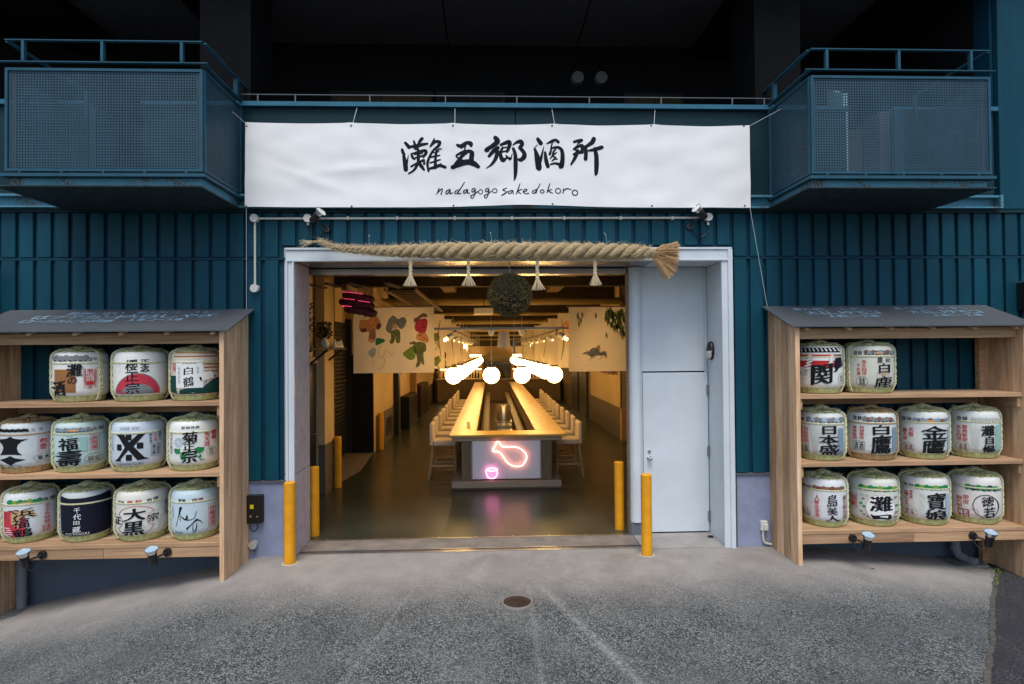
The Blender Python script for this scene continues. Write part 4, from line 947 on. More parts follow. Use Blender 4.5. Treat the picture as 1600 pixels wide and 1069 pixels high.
def art_right(D):  # 790 x 770 frame (right half of crop 5, shifted by 760)
    random.seed(21)
    P = lambda pts, c: blob(D, [(x - 760, y + 70) for x, y in pts], c, 'k', 3)
    def leaf(x, y, l, w_, a, c):
        D.line([(x, y, 2), (x + l * .35 * sin(a), y + l * .35 * cos(a), w_), (x + l * .7 * sin(a), y + l * .7 * cos(a), w_ * .8), (x + l * sin(a), y + l * cos(a), 2)], c)
    for x, y in ((110, 70), (160, 60), (120, 180), (145, 130), (330, 70), (450, 330), (110, 90)): leaf(x, y, 90, 24, random.uniform(-.1, .2), 'G')
    for i in range(230):
        x = 430 + 360 * random.random() ** .8; mx = 120 + (x - 430) * 1.15; y = random.uniform(0, mx)
        leaf(x, y, random.uniform(60, 115), random.uniform(11, 19), random.uniform(-.15, .35), random.choice(('G', 'G', 'G', 's', 'G', 'k')))
    P([(985, 520), (1030, 470), (1080, 475), (1130, 520), (1190, 510), (1205, 550), (1195, 570), (1150, 560), (1090, 560), (1050, 580), (1000, 565), (960, 540), (915, 545), (945, 520)], 'y')
    for q in ([(1040, 570), (1010, 610), (992, 630)], [(1010, 570), (1060, 600)], [(1130, 565), (1150, 585), (1118, 612)], [(1185, 560), (1190, 600)], [(1200, 540), (1212, 595)], [(975, 520), (965, 490)]): D.line([(x - 760, y + 70, 10 if i == 0 else 8) for i, (x, y) in enumerate(q)], 'b')
    P([(1080, 470), (1100, 430), (1120, 440), (1130, 480), (1115, 500), (1095, 490)], 'O')
def art_small(kind):
    def f(D):
        random.seed(kind)
        for i in range(4):
            x = random.uniform(12, 88); y = random.uniform(15, 85); c = random.choice('GybOk'); D.poly([(x + random.uniform(4, 9) * cos(a * .9), y + random.uniform(6, 13) * sin(a * .9)) for a in range(7)], c)
            D.line([(x, y + 8, 2), (x + 4, y + 16, 1.5), (x + random.uniform(-5, 5), y + 24, 1)], c)
        if kind % 2:
            D.line([(94, 10, 1), (91, 40, 2), (95, 80, 1)], 'b'); D.line([(6, 10, 1), (9, 50, 2), (5, 85, 1)], 'G')
    return f
noren(-2.12, -.88, 2.4, 1.95, 2.965, 'white cloth hanging with painted dancing figures, front left inside the gate', (870, 740, art_left))
noren(1.22, 2.52, 2.4, 1.945, 2.955, 'white cloth hanging with a boy on a buffalo under willow leaves, front right', (1000, 840, art_right), 2)
for k in range(8):
    y = 4.15 + 1.85 * k
    noren(-2.1, -.86, y, 1.95, 2.96, '%s cloth hanging behind the painted figures hanging, left side' % ORD[k], (100, 100, art_small(11 + k)), k)
    noren(1.25, 2.5, y, 1.95, 2.96, '%s cloth hanging behind the willow hanging, right side' % ORD[k], (100, 100, art_small(31 + k)), k + 9)

# pink neon hanging
nl = thing('ruffled_lamp', 'dark ruffled paper lantern with pink neon lines hanging inside the gate left', 'lantern', (-1.88, 1.7, 2.95))
rf = M('dark red paper', (.09, .02, .025), .6, nscale=20, namt=.4, bump=.4)
for k, (z, sx, sh_) in enumerate(((3.06, .9, -.0), (2.96, 1.05, -.02), (2.86, .95, .03))):
    m = MB(); R_, r_ = .17 * sx, .055
    for i in range(40):
        a = 2 * pi * i / 40
        for j in range(10):
            b_ = 2 * pi * j / 10; rr = r_ * (1 + .18 * sin(a * 13 + k)); m.v.append((-1.88 + sh_ + (R_ + rr * cos(b_) * 1.2) * cos(a), 1.7 + (R_ + rr * cos(b_)) * sin(a), z + rr * .95 * sin(b_) - .03 * cos(a)))
    for i in range(40):
        for j in range(10): m.f.append((i * 10 + j, ((i + 1) % 40) * 10 + j, ((i + 1) % 40) * 10 + (j + 1) % 10, i * 10 + (j + 1) % 10))
    m.build('ruffle', rf, nl, 'all')
    m = MB(); m.lathe([(.0001, .02), (R_, .02), (R_, -.02), (.0001, -.02)], 20, (-1.88 + sh_, 1.7, z)); m.build('paper_disc', rf, nl)
for z, a0, a1 in ((3.1, 3.6, 5.2), (3.005, 3.4, 4.7), (3.0, 4.9, 5.7), (2.905, 3.4, 4.5), (2.895, 3.3, 3.9)):
    m = MB(); m.tube([(-1.88 + .225 * cos(a0 + (a1 - a0) * i / 10), 1.7 + .215 * sin(a0 + (a1 - a0) * i / 10), z - .03 * cos(a0 + (a1 - a0) * i / 10)) for i in range(11)], .0045, 6); m.build('neon_tube', M('magenta neon', (1, .2, .4), .3, emit=.75, ecol=(1, .06, .16)), nl)
m = MB(); m.cyl((-1.88, 1.7, 3.1), (-1.88, 1.7, 3.5), .005, seg=6); m.build('cord', blackm, nl)

# ================================================================ BOLLARDS
for k, (x, y, h, lb) in enumerate(((-2.2, -.2, .88, 'yellow bollard outside the gate in front of the left jamb'), (-2.215, .72, .86, 'yellow bollard just inside the gate on the left'), (-2.59, 3.25, .86, 'yellow bollard inside by the dark roller shutter'), (-2.56, 6.9, .86, 'orange lit bollard farthest inside on the left'), (1.72, -.18, .9, 'yellow bollard outside the gate in front of the service door'), (1.62, .74, .86, 'yellow bollard just inside the gate on the right'))):
    r = thing('bollard', lb, 'bollard', (x, y, 0), 0, 'yellow bollards')
    m = MB(); m.lathe([(.06, 0), (.06, h - .012), (.052, h - .003), (.0001, h)], 28, (x, y, 0)); m.build('post', yellow, r, True)
    if k in (0, 4): m = MB(); m.lathe([(.064, .003), (.085, .005), (.09, .0)], 20, (x, y, 0)); m.build('grout_ring', M('pale grout', (.42, .4, .37), .9), r)

# ================================================================ BANNER
BN = thing('banner', 'long white cloth banner with black brush calligraphy tied above the gate', 'banner', (.13, -.12, 4.84))
bx0, bx1, bz1, bz0 = -2.70, 2.975, 4.84, 3.895
def bmap(u, v):
    y = -.12 + .012 * noise.noise((u * 6, v * 2, 1)) + .008 * noise.noise((u * 18, v * 5, 3)) - .018 * math.exp(-((u - .02) / .05) ** 2) * v
    z = bz1 - (bz1 - bz0) * v
    y -= .009 * math.exp(-((v - .62 - (u - .1) * 2.2) / .06) ** 2) * math.exp(-((u - .12) / .08) ** 2) + .010 * math.exp(-((v - .55 + (u - .2) * .6) / .05) ** 2) * math.exp(-((u - .22) / .08) ** 2)
    for uu in (.205, .405, .605, .807): y -= .010 * math.exp(-((u - uu) / .006) ** 2) * (1 - v) ** 2 + .004 * math.exp(-((u - uu - .03 * v) / .012) ** 2)
    if v > .5: z += .03 * math.exp(-((u - .55) / .12) ** 2) * (v - .5) * 2
    z -= .012 * abs(sin(u * 5 * pi)) * (1 - v)
    return (bx0 + (bx1 - bx0) * u, y, z)
m = MB(); nx, nz_ = 140, 26
for j in range(nz_ + 1):
    for i in range(nx + 1): m.v.append(bmap(i / nx, j / nz_))
for j in range(nz_):
    for i in range(nx): m.f.append((j * (nx + 1) + i, j * (nx + 1) + i + 1, (j + 1) * (nx + 1) + i + 1, (j + 1) * (nx + 1) + i))
m.build('canvas', canvas_m, BN, 'all')
def bpx(px, py, l):
    px -= max(0, (px - 560)) * .012; u = (px - 385) / 785; v = (py - 192 - 5 * u) / (132 - 3 * u); a = bmap(u, v); return (a[0], a[1] - l, a[2])
for oy, strokes in (((610, 200), 1), ((770, 200), 2)):
    D = Decal(lambda x, y, l, o=oy: bpx(o[0] + x / 8.889, o[1] + y / 8.889, l), 50, None, .00003)
    T = lambda *s: D.line([(a, b, w * 1.14) for a, b, w in s], ink)
    if strokes == 1:
        T((172, 205, 36), (225, 268, 50)); T((128, 300, 34), (140, 340, 42), (160, 372, 30)); T((148, 380, 34), (168, 490, 58), (178, 580, 56)); T((190, 500, 30), (215, 380, 8))
        T((232, 262, 30), (300, 255, 44), (400, 235, 42), (478, 224, 28)); T((290, 182, 24), (308, 240, 34), (322, 300, 26)); T((405, 150, 42), (372, 190, 40), (335, 260, 20)); T((300, 292, 22), (395, 246, 20))
        T((256, 362, 24), (272, 410, 34), (300, 438, 22)); T((262, 360, 20), (360, 330, 26), (440, 318, 40), (458, 350, 40), (420, 408, 26)); T((350, 300, 30), (352, 400, 40), (350, 480, 36)); T((290, 428, 20), (350, 405, 24), (415, 388, 26)); T((300, 370, 20), (410, 350, 20))
        T((250, 538, 24), (320, 500, 28), (425, 450, 34)); T((352, 470, 36), (312, 560, 34), (262, 610, 26), (218, 634, 22)); T((352, 480, 30), (390, 530, 46), (430, 588, 26)); T((432, 500, 34), (440, 445, 8))
        T((574, 152, 14), (562, 200, 36), (520, 262, 22)); T((535, 245, 26), (590, 198, 36), (650, 206, 40), (630, 258, 36), (560, 318, 28), (505, 410, 32), (478, 500, 34), (492, 608, 26))
        T((600, 330, 18), (640, 302, 22), (680, 300, 10)); T((604, 320, 26), (590, 420, 34), (586, 560, 40)); T((520, 412, 22), (580, 398, 24), (648, 388, 18)); T((515, 490, 20), (580, 470, 24), (655, 448, 18)); T((530, 348, 10), (600, 345, 16), (640, 330, 10))
        T((500, 572, 30), (580, 552, 40), (650, 530, 40), (724, 556, 36)); T((640, 520, 20), (668, 500, 10))
        T((895, 250, 36), (950, 262, 50), (1020, 215, 44), (1078, 222, 56), (1085, 252, 40)); T((1000, 240, 40), (950, 285, 26)); T((1010, 250, 22), (992, 325, 14)); T((882, 392, 24), (960, 350, 36), (1040, 330, 40), (1095, 350, 56), (1090, 420, 60), (1085, 480, 60))
        T((1030, 340, 40), (960, 400, 40), (915, 460, 44), (870, 520, 50)); T((878, 410, 20), (930, 450, 30), (970, 480, 60)); T((825, 558, 50), (930, 510, 66), (1040, 480, 70), (1120, 500, 70), (1184, 545, 48)); T((950, 500, 40), (1060, 480, 70))
        T((1425, 135, 56), (1455, 185, 66), (1400, 240, 56), (1330, 285, 50), (1300, 310, 56)); T((1462, 275, 46), (1400, 320, 50), (1335, 395, 36)); T((1455, 330, 50), (1425, 430, 46), (1370, 510, 30), (1295, 566, 10)); T((1320, 320, 30), (1350, 280, 20))
        n_ = 13
        for pts in ([(602, 928), (638, 848)], [(618, 905), (668, 858), (684, 868), (662, 930)], [(782, 862), (738, 888), (730, 925), (758, 918), (792, 866), (786, 922), (822, 910)], [(902, 870), (856, 900), (862, 926), (902, 903), (990, 766)], [(920, 868), (900, 922), (945, 925)],
                    [(1022, 866), (980, 890), (978, 922), (1004, 914), (1036, 870), (1030, 916), (1062, 920)], [(1132, 850), (1096, 870), (1094, 902), (1120, 898), (1142, 862), (1130, 940), (1098, 998), (1076, 962), (1130, 932), (1172, 900)], [(1322, 850), (1286, 870), (1284, 902), (1310, 898), (1332, 862), (1320, 940), (1288, 998), (1266, 962), (1320, 932), (1362, 900)]):
            D.line([(x, y, n_ + (3 if i % 2 else -2)) for i, (x, y) in enumerate(pts)], ink)
        D.ring(1214, 903, 28, 32, 10, ink); D.ring(1412, 893, 32, 30, 12, ink); D.line([(1508, 968, 8), (1560, 940, 9), (1590, 905, 8)], ink)
    else:
        T((80, 235, 34), (140, 208, 46), (195, 195, 56), (200, 245, 50), (165, 330, 34)); T((105, 270, 28), (72, 360, 42), (105, 450, 56), (160, 420, 26), (215, 425, 34)); T((90, 335, 22), (190, 310, 24)); T((95, 280, 20), (190, 262, 18)); T((150, 385, 22), (205, 440, 30)); T((220, 430, 20), (240, 350, 8))
        T((248, 238, 16), (300, 200, 36), (355, 190, 56), (378, 225, 50), (345, 275, 46)); T((345, 275, 46), (400, 340, 50), (405, 400, 60), (360, 445, 50), (335, 440, 40)); T((252, 285, 36), (278, 360, 46), (284, 480, 54), (282, 620, 48), (272, 710, 30), (258, 752, 6))
        T((598, 158, 44), (640, 218, 56)); T((590, 240, 12), (550, 285, 14), (548, 300, 24)); T((558, 300, 30), (590, 420, 70), (610, 560, 76), (612, 575, 60)); T((628, 470, 46), (660, 360, 26), (682, 265, 8))
        T((722, 228, 12), (790, 200, 40), (850, 180, 34), (885, 205, 42)); T((800, 225, 16), (780, 300, 20)); T((700, 345, 30), (712, 450, 50), (738, 545, 46)); T((800, 290, 24), (880, 278, 34), (935, 320, 46), (945, 420, 54), (930, 530, 62), (915, 550, 50)); T((775, 515, 22), (850, 500, 30), (925, 530, 46))
        T((790, 300, 18), (770, 360, 34), (765, 380, 26)); T((850, 300, 18), (815, 350, 26), (810, 400, 22), (850, 415, 14)); T((795, 470, 14), (830, 440, 24), (870, 442, 18)); T((860, 350, 14), (800, 400, 20), (770, 440, 14))
        T((1112, 195, 34), (1160, 180, 38), (1215, 172, 44)); T((1200, 185, 36), (1150, 235, 8)); T((1108, 298, 32), (1160, 262, 40), (1225, 250, 44), (1215, 330, 44), (1160, 350, 30)); T((1100, 372, 26), (1160, 345, 36), (1225, 340, 40)); T((1160, 320, 44), (1125, 410, 44), (1065, 512, 24)); T((1125, 300, 20), (1160, 340, 30))
        T((1388, 152, 56), (1365, 200, 56), (1310, 240, 44), (1262, 275, 38)); T((1268, 260, 38), (1275, 340, 48), (1270, 435, 48)); T((1312, 318, 24), (1400, 300, 44), (1500, 270, 50)); T((1400, 290, 44), (1422, 400, 56), (1422, 540, 58), (1415, 640, 44), (1400, 668, 12))
        for pts in ([(160, 858), (102, 882), (150, 915), (86, 964)], [(232, 890), (180, 915), (186, 942), (216, 934), (242, 895), (246, 946)], [(344, 792), (318, 870), (288, 955)], [(372, 878), (312, 906), (352, 945)], [(392, 925), (440, 890), (420, 874), (390, 910), (412, 945), (466, 938)],
                    [(572, 880), (520, 910), (526, 940), (562, 918), (628, 796)], [(586, 880), (566, 936)], [(764, 792), (742, 860), (720, 930)], [(792, 880), (740, 902), (802, 934)], [(956, 862), (945, 932)], [(950, 900), (1000, 866), (1062, 876)]):
            D.line([(x, y, 13 + (3 if i % 2 else -2)) for i, (x, y) in enumerate(pts)], ink)
        D.ring(655, 910, 26, 24, 13, ink); D.ring(877, 900, 36, 36, 12, ink); D.ring(1115, 920, 38, 38, 14, ink)
    D.build('lettering', BN)
for px in (387, 546, 704, 860, 1018, 1168):
    for py in (195, 323):
        q = bpx(px, py + (3 if py < 200 else 0), .001); t = MB(); t.lathe([(.004, -.004), (.009, -.003), (.011, 0)], 12, q, 'Y'); t.build('eyelet', M('dark eyelet', (.05, .05, .05), .4, .6), BN)
for a, b_ in (((-1.52, -.12, 4.83), (-1.49, .02, 5.12)), ((-.385, -.12, 4.83), (-.39, .02, 5.12)), ((.74, -.12, 4.83), (.715, .02, 5.12)), ((1.87, -.12, 4.83), (1.93, .02, 5.12)), ((2.97, -.12, 4.83), (3.3, -.3, 4.98)), ((-2.7, -.12, 4.83), (-2.84, -.3, 4.95)),
              ((-2.69, -.12, 3.9), (-2.74, .0, 2.75)), ((2.965, -.12, 3.9), (3.2, -.02, 2.77))):
    t = MB(); t.cyl(a, b_, .003, seg=5); t.build('tie_cord', M('white cord', (.55, .57, .6), .7), BN)

# ================================================================ CONDUIT AND SPOTS
cd = thing('conduit', 'cream cable conduit with round junction boxes below the banner', 'conduit', (0, -.03, 3.79))
t = MB(); t.cyl((-2.63, -.025, 3.79), (2.51, -.025, 3.80), .0125, seg=10); t.cyl((-2.635, -.025, 3.79), (-2.635, -.025, 3.0), .0125, seg=10); t.build('pipe', conduit_m, cd, True)
for x, z in ((-2.635, 3.79), (-2.635, 3.005), (-2.045, 3.79), (2.515, 3.805)):
    t = MB(); t.cyl((x, -.06, z), (x, -.003, z), .045, seg=24); t.build('junction_box', whitepl, cd, True)
for x in (-1.6, -1.05, -.4, .25, .85, 1.5, 2.1):
    t = MB(); t.box(x - .01, x + .01, -.042, -.003, 3.778, 3.815); t.build('clip', conduit_m, cd)
for x in (-2.045, 2.515): t = MB(); t.cyl((x, -.03, 3.75), (x, -.03, 3.715), .013, seg=10); t.build('cable_gland', whitepl, cd)
def floodlight(base, head, aim, label, cable):
    r = thing('spotlight', label, 'spotlight', base, 0, 'black outdoor spotlights'); B_, H = Vector(base), Vector(head); A = Vector(aim).normalized()
    m = MB(); m.lathe([(.0001, -.03), (.035, -.028), (.042, -.01), (.042, 0)], 20, base, 'Y'); m.build('wall_base', blackm, r, True)
    m = MB(); m.tube([B_ + Vector((0, -.03, 0)), (B_ + H) / 2 + Vector((0, -.03, -.005)), H - A * .03], .011, 8); m.build('arm', blackm, r, True)
    m = MB(); m.tube([H - A * .07, H - A * .06, H + A * .01, H + A * .015, H + A * .05], [.028, .036, .036, .041, .041], 20); m.build('housing', blackm, r, True)
    m = MB(); m.tube([H + A * .05, H + A * .1], [.042, .062], 24, caps=False); m.tube([H + A * .0505, H + A * .098], [.04, .058], 24, caps=False); m.build('reflector', silver, r, 'all')
    m = MB(); m.tube([H + A * .089, H + A * .094], [.055, .057], 24); m.build('lens', glassblue if base[2] < 1 else whitepl, r, True)
    m = MB(); m.tube(smooth_path(cable, 6, False), .005, 6); m.build('cable', blackm, r, True)
    return r
floodlight((-1.84, -.0, 3.67), (-1.93, -.14, 3.78), (.75, -.3, .62), 'black spotlight with silver rim under the banner left end', [(-2.045, -.03, 3.715), (-2.02, -.03, 3.6), (-1.93, -.03, 3.56), (-1.86, -.03, 3.64)])
floodlight((2.3, -.0, 3.70), (2.4, -.14, 3.82), (-.75, -.3, .62), 'black spotlight with silver rim under the banner right end', [(2.515, -.03, 3.715), (2.5, -.03, 3.62), (2.4, -.03, 3.58), (2.32, -.03, 3.67)])

# ================================================================ SHIMENAWA ROPE
random.seed(4)
RP = thing('straw_rope', 'thick twisted sacred straw rope with a flared tassel end above the gate', 'rope', (0, -.15, 3.4))
cp = [(-1.98, 3.5), (-1.86, 3.5), (-1.76, 3.455), (-1.6, 3.425), (-1.4, 3.41), (-1.2, 3.4), (-.9, 3.4), (-.4, 3.402), (.1, 3.402), (.6, 3.4), (1.1, 3.395), (1.6, 3.385), (1.84, 3.37)]
cr = [.014, .018, .026, .034, .043, .052, .073, .09, .093, .093, .09, .085, .05]
path = smooth_path([(a, -.15, c, ) for a, c in cp], 24, False)
def lerp_r(i, n):
    t_ = i / (n - 1) * (len(cr) - 1); k = min(int(t_), len(cr) - 2); return cr[k] + (cr[k + 1] - cr[k]) * (t_ - k)
NP = len(path)
dist = [0]
for i in range(1, NP): dist.append(dist[-1] + (path[i] - path[i - 1]).length)
phs = [0]
for i in range(1, NP): phs.append(phs[-1] + (dist[i] - dist[i - 1]) / max(.1, lerp_r(i, NP) * 4.6) * 2 * pi)
for s_ in range(3):
    pts = []; rs = []; 
    for i in range(NP):
        r = lerp_r(i, NP); a = phs[i] + s_ * 2 * pi / 3; o = r * .55
        pts.append(path[i] + Vector((0, cos(a) * o, -sin(a) * o))); rs.append(r * .5 * (1 + .05 * noise.noise((i * .3, s_ * 5, 0))))
    m = MB(); m.tube(pts, rs, 18)
    # fibre ridges
    for i in range(NP):
        for k in range(18):
            v = Vector(m.v[i * 18 + k]); d = v - pts[i]; m.v[i * 18 + k] = tuple(pts[i] + d * (1 + .12 * noise.noise((v.x * 45, v.y * 70, v.z * 70)) + .05 * sin(k * 2.1 + i * .5)))
    m.build('strand', hemp, RP, 'all')
m = MB(); m.fixn = False
def hair(m, p, d, l, w=.0016):
    d = Vector(d).normalized(); q = p + d * l * .5 + Vector([random.gauss(0, l * .08) for _ in range(3)]); e = p + d * l + Vector([random.gauss(0, l * .15) for _ in range(3)]); m.tube([p, q, e], [w, w, w * .4], 3, False)
for i in range(2600):
    k = random.randrange(20, NP - 6); r = lerp_r(k, NP); a = random.random() * 6.3; o = Vector((0, cos(a), sin(a)))
    p = path[k] + o * r * 1.02; hair(m, p, Vector((random.choice((-1, 1)) * random.uniform(.5, 1.6), 0, random.uniform(-.3, .8))) + o * random.uniform(.2, .8), random.uniform(.015, .06), .0014)
m.build('loose_fibre', hemph, RP, kind='stuff')
# tassel end (right) and frayed tip (left)
m = MB(); m.fixn = False; e0 = path[-1] - Vector((.03, 0, 0))
for i in range(420):
    a = radians(random.uniform(-64, 24)); l = (.33 if a > -.5 else .36) * random.uniform(.86, 1.0); yy = random.gauss(0, .05)
    st = e0 + Vector((random.uniform(-.02, .05), random.gauss(0, .02), random.gauss(0, .02))); en = e0 + Vector((cos(a) * l, yy, sin(a) * l))
    mid = (st + en) / 2 + Vector((random.gauss(0, .01), random.gauss(0, .01), .015 + random.gauss(0, .01))); m.tube([st, mid, en], [.002, .0026, .0024], 3, True)
m.build('tassel_end', M('tan broom straw', (.68, .48, .27), .85, nscale=30, col2=(.5, .33, .17)), RP, kind='stuff')
m = MB(); m.lathe([(.04, 0), (.048, .01), (.048, .05), (.04, .06)], 14, (1.8, -.15, 3.375), 'X'); m.build('binding', hemp, RP, True)
m = MB(); m.fixn = False
for i in range(26):
    a = radians(random.uniform(165, 215)); l = random.uniform(.08, .16); st = path[0] + Vector((.02, random.gauss(0, .008), random.gauss(0, .008))); m.tube([st, st + Vector((cos(a) * l * .5, random.gauss(0, .01), sin(a) * l * .4)), st + Vector((cos(a) * l, random.gauss(0, .02), sin(a) * l))], [.0025, .002, .001], 4)
m.build('frayed_tip', hemph, RP, kind='stuff')
for x, z in ((-1.36, 3.6), (-.0, 3.63), (1.3, 3.62)):
    m = MB(); m.tube([(x, 0, z), (x, -.06, z), (x + .01, -.1, z - .03)], .004, 6); m.cyl((x + .01, -.1, z - .03), (x + .02, -.14, 3.47), .002, seg=4); m.build('hook_wire', wirem, RP)
# small tassels
for k, x in enumerate((-.885, -.243, .525, 1.175)):
    tt = thing('straw_tassel', ('leftmost', 'second from left', 'third from left', 'rightmost')[k] + ' of four plaited straw tassels hanging from the thick rope', 'tassel', (x, -.15, 3.32), 0, 'plaited straw tassels'); zt = 3.315; zb = 3.145
    if k == 2: zb -= .05
    for s_ in range(3):
        pts = [(x + .013 * sin(i * .8 + s_ * 2.09), -.15 + .01 * cos(i * 1.6 + s_ * 2.09), zt - (zt - zb) * i / 24) for i in range(25)]; m = MB(); m.tube(pts, .0085, 7); m.build('plait', hemph, tt, True)
    m = MB(); m.lathe([(.018, .012), (.022, 0), (.018, -.012)], 10, (x, -.15, zb)); m.build('binding', hemph, tt)
    m = MB(); m.fixn = False
    for i in range(44):
        a = random.random() * 6.3; rr = random.random() ** .5 * .088; m.tube([(x + rr * .15 * cos(a), -.15 + rr * .15 * sin(a), zb), (x + rr * .5 * cos(a), -.15 + rr * .5 * sin(a), zb - .06), (x + rr * cos(a), -.15 + rr * .8 * sin(a), zb - .14 + rr * .12)], [.0022, .0024, .0022], 4)
    m.build('skirt', hemph, tt, kind='stuff')

# ================================================================ CEDAR BALL
CB = thing('cedar_ball', 'large round dark cedar leaf ball hanging in the gateway centre', 'cedar ball', (.225, .1, 2.93))
random.seed(12)
m = MB(); m.sphere((.225, .1, 2.93), .235, 28, 18); m.build('core', M('dark ball core', (.018, .02, .012), .9), CB, 'all')
m = MB(); m.fixn = False
for i in range(5200):
    d = Vector([random.gauss(0, 1) for _ in range(3)]).normalized()
    if d.y > .45: continue
    c = Vector((.225, .1, 2.93)) + d * .228; n1 = Vector([random.gauss(0, 1) for _ in range(3)]); tip = c + d * random.uniform(.02, .04) + n1.normalized() * .014; s1 = d.cross(n1).normalized() * random.uniform(.003, .0055)
    mid = (c + tip) / 2 + d * .004
    m.add([c, mid + s1, tip, mid - s1], [(0, 1, 2, 3)])
m.build('needles', cedar, CB, kind='stuff')
m = MB(); m.cyl((.225, .1, 3.16), (.225, .1, 3.31), .004, seg=5); m.cyl((.225, .1, 3.14), (.225, .1, 3.165), .03, seg=10); m.build('hanging_wire', wirem, CB)

# ================================================================ DISPLAY SHELVES
def shelf(xa, xb, gate, label):
    """xa..xb outer faces; gate = +1 when the gate side is xb"""
    r = thing('display_shelf', label, 'display shelf', ((xa + xb) / 2, -.3, zg((xa + xb) / 2, 0)))
    th = .045
    for sx, (a, b_) in enumerate(((xa, xa + th), (xb - th, xb))):
        k = 0; ww = .6 / 4
        low = zg(a, 0) - .01 if (sx == 1) == (gate > 0) else zg(a, 0) - .02
        for i in range(4):
            y1 = -.0 - i * ww; y0 = y1 - ww + .0015; zt0, zt1 = 2.745 - (-y1) * .39, 2.745 - (-y0) * .39
            m = MB(); m.add([(a, y0, low), (b_, y0, low), (b_, y1, low), (a, y1, low), (a, y0, zt1), (b_, y0, zt1), (b_, y1, zt0), (a, y1, zt0)], [(0, 3, 2, 1), (4, 5, 6, 7), (0, 1, 5, 4), (1, 2, 6, 5), (2, 3, 7, 6), (3, 0, 4, 7)])
            m.build('side_plank', wood, r)
    xi0, xi1 = xa + th + .002, xb - th - .002
    for z in (1.793, 1.073, .362):
        for y0, y1 in ((-.58, -.395), (-.39, -.205), (-.2, -.02)):
            m = MB(); m.bev(xi0, xi1, y0, y1, z - .045, z, .003); m.build('shelf_board', woodh if y0 < -.5 else woodlight, r)
        m = MB(); m.box(xi0, xi0 + .04, -.56, -.03, z - .155, z - .047); m.box(xi1 - .04, xi1, -.56, -.03, z - .155, z - .047); m.build('cleat', woodh, r)
        if z > 1: m = MB(); m.box(xi0, xi1, -.1, -.06, z - .15, z - .048); m.build('back_rail', woodh, r)
    xm = (xi0 + xi1) / 2 + (.05 if gate > 0 else .0)
    for a, b_ in ((xi0, xm), (xm + .002, xi1)):
        m = MB(); m.bev(a, b_, -.575, -.53, .215, .315, .004); m.build('apron_board', woodh, r)
    m = MB(); m.bev(xi0, xi1, -.53, -.49, 2.385, 2.5, .004); m.build('header_board', woodh, r)
    for k in range(6):
        x = xi0 + .06 + k * (xi1 - xi0 - .15) / 5; m = MB(); m.prism([(-.60, 2.475), (-.60, 2.5), (-.01, 2.73), (-.01, 2.705)], 'X', x, x + .045); m.build('rafter', woodlight, r)
    if gate < 0: m = MB(); m.bev(xb - th - .075, xb - th - .001, -.13, -.06, zg(xb, 0), 2.6, .004); m.build('back_post', woodh, r)
    # roof sheets
    ra, rb = xa - .07, xb + .07
    def rz(y): return 2.753 + y * .39 + .012
    parts_ = ((ra, (ra + rb) / 2 - .002), ((ra + rb) / 2 + .002, rb))
    for a, b_ in parts_:
        m = MB(); m.add([(a, -.66, rz(-.66)), (b_, -.66, rz(-.66)), (b_, -.003, rz(0)), (a, -.003, rz(0)), (a, -.66, rz(-.66) + .012), (b_, -.66, rz(-.66) + .012), (b_, -.003, rz(0) + .012), (a, -.003, rz(0) + .012)], [(0, 3, 2, 1), (4, 5, 6, 7), (0, 1, 5, 4), (1, 2, 6, 5), (2, 3, 7, 6), (3, 0, 4, 7)])
        m.build('roof_sheet', roofmat, r)
    # lettering on the roof
    D = Decal(lambda x, y, l: (x, -.66 + (1 - y) * .66, rz(-.66 + (1 - y) * .66) + .012 + l))
    if gate > 0:
        x1 = ra + .36
        D.row('最高に近い', x1 + .35, .13, x1 + .95, .25, roofink, .03); D.row('はプテカント', x1 + .08, .30, x1 + 1.12, .47, roofink, .03); D.row('ローカルにも同感', x1 + .05, .52, x1 + 1.0, .64, roofink, .03)
        x2 = ra + 1.38
        D.row('最大限コースをご', x2 + .05, .12, x2 + .98, .22, roofink, .02); D.row('大はしゃぎ', x2 - .02, .27, x2 + .98, .44, roofink, .03); D.row('１番コース確', x2 + .1, .48, x2 + .68, .6, roofink, .02)
    else:
        for x2 in (ra + .28, ra + 1.46):
            D.row('最大限コースをご', x2 + .02, .12, x2 + .88, .24, roofink, .02, mirror=True); D.row('大はしゃぎに', x2 + .1, .29, x2 + .95, .46, roofink, .03, mirror=True); D.row('１番コース確', x2 + .28, .5, x2 + .86, .61, roofink, .02, mirror=True)
    D.build('roof_lettering', r)
    return r
shelf(-5.24, -2.72, 1, 'timber display shelf of sake barrels under a charcoal roof, left of the gate')
shelf(3.215, 5.75, -1, 'timber display shelf of sake barrels under a charcoal roof, right of the gate')

# shelf spot lights
def clamp(x, s, label):
    floodlight((x + .08 * s, -.578, .275), (x, -.70, .26), (0, -.25, 1), label, [(x, -.68, .2), (x + .03 * s, -.67, .15), (x + .07 * s, -.62, .18), (x + .08 * s, -.59, .25)])
clamp(-4.6, 1, 'small black uplight on the left shelf apron, outer one'); clamp(-3.37, 1, 'small black uplight on the left shelf apron, nearer the gate')
clamp(3.89, -1, 'small black uplight on the right shelf apron, nearer the gate'); clamp(5.2, -1, 'small black uplight on the right shelf apron, outer one')

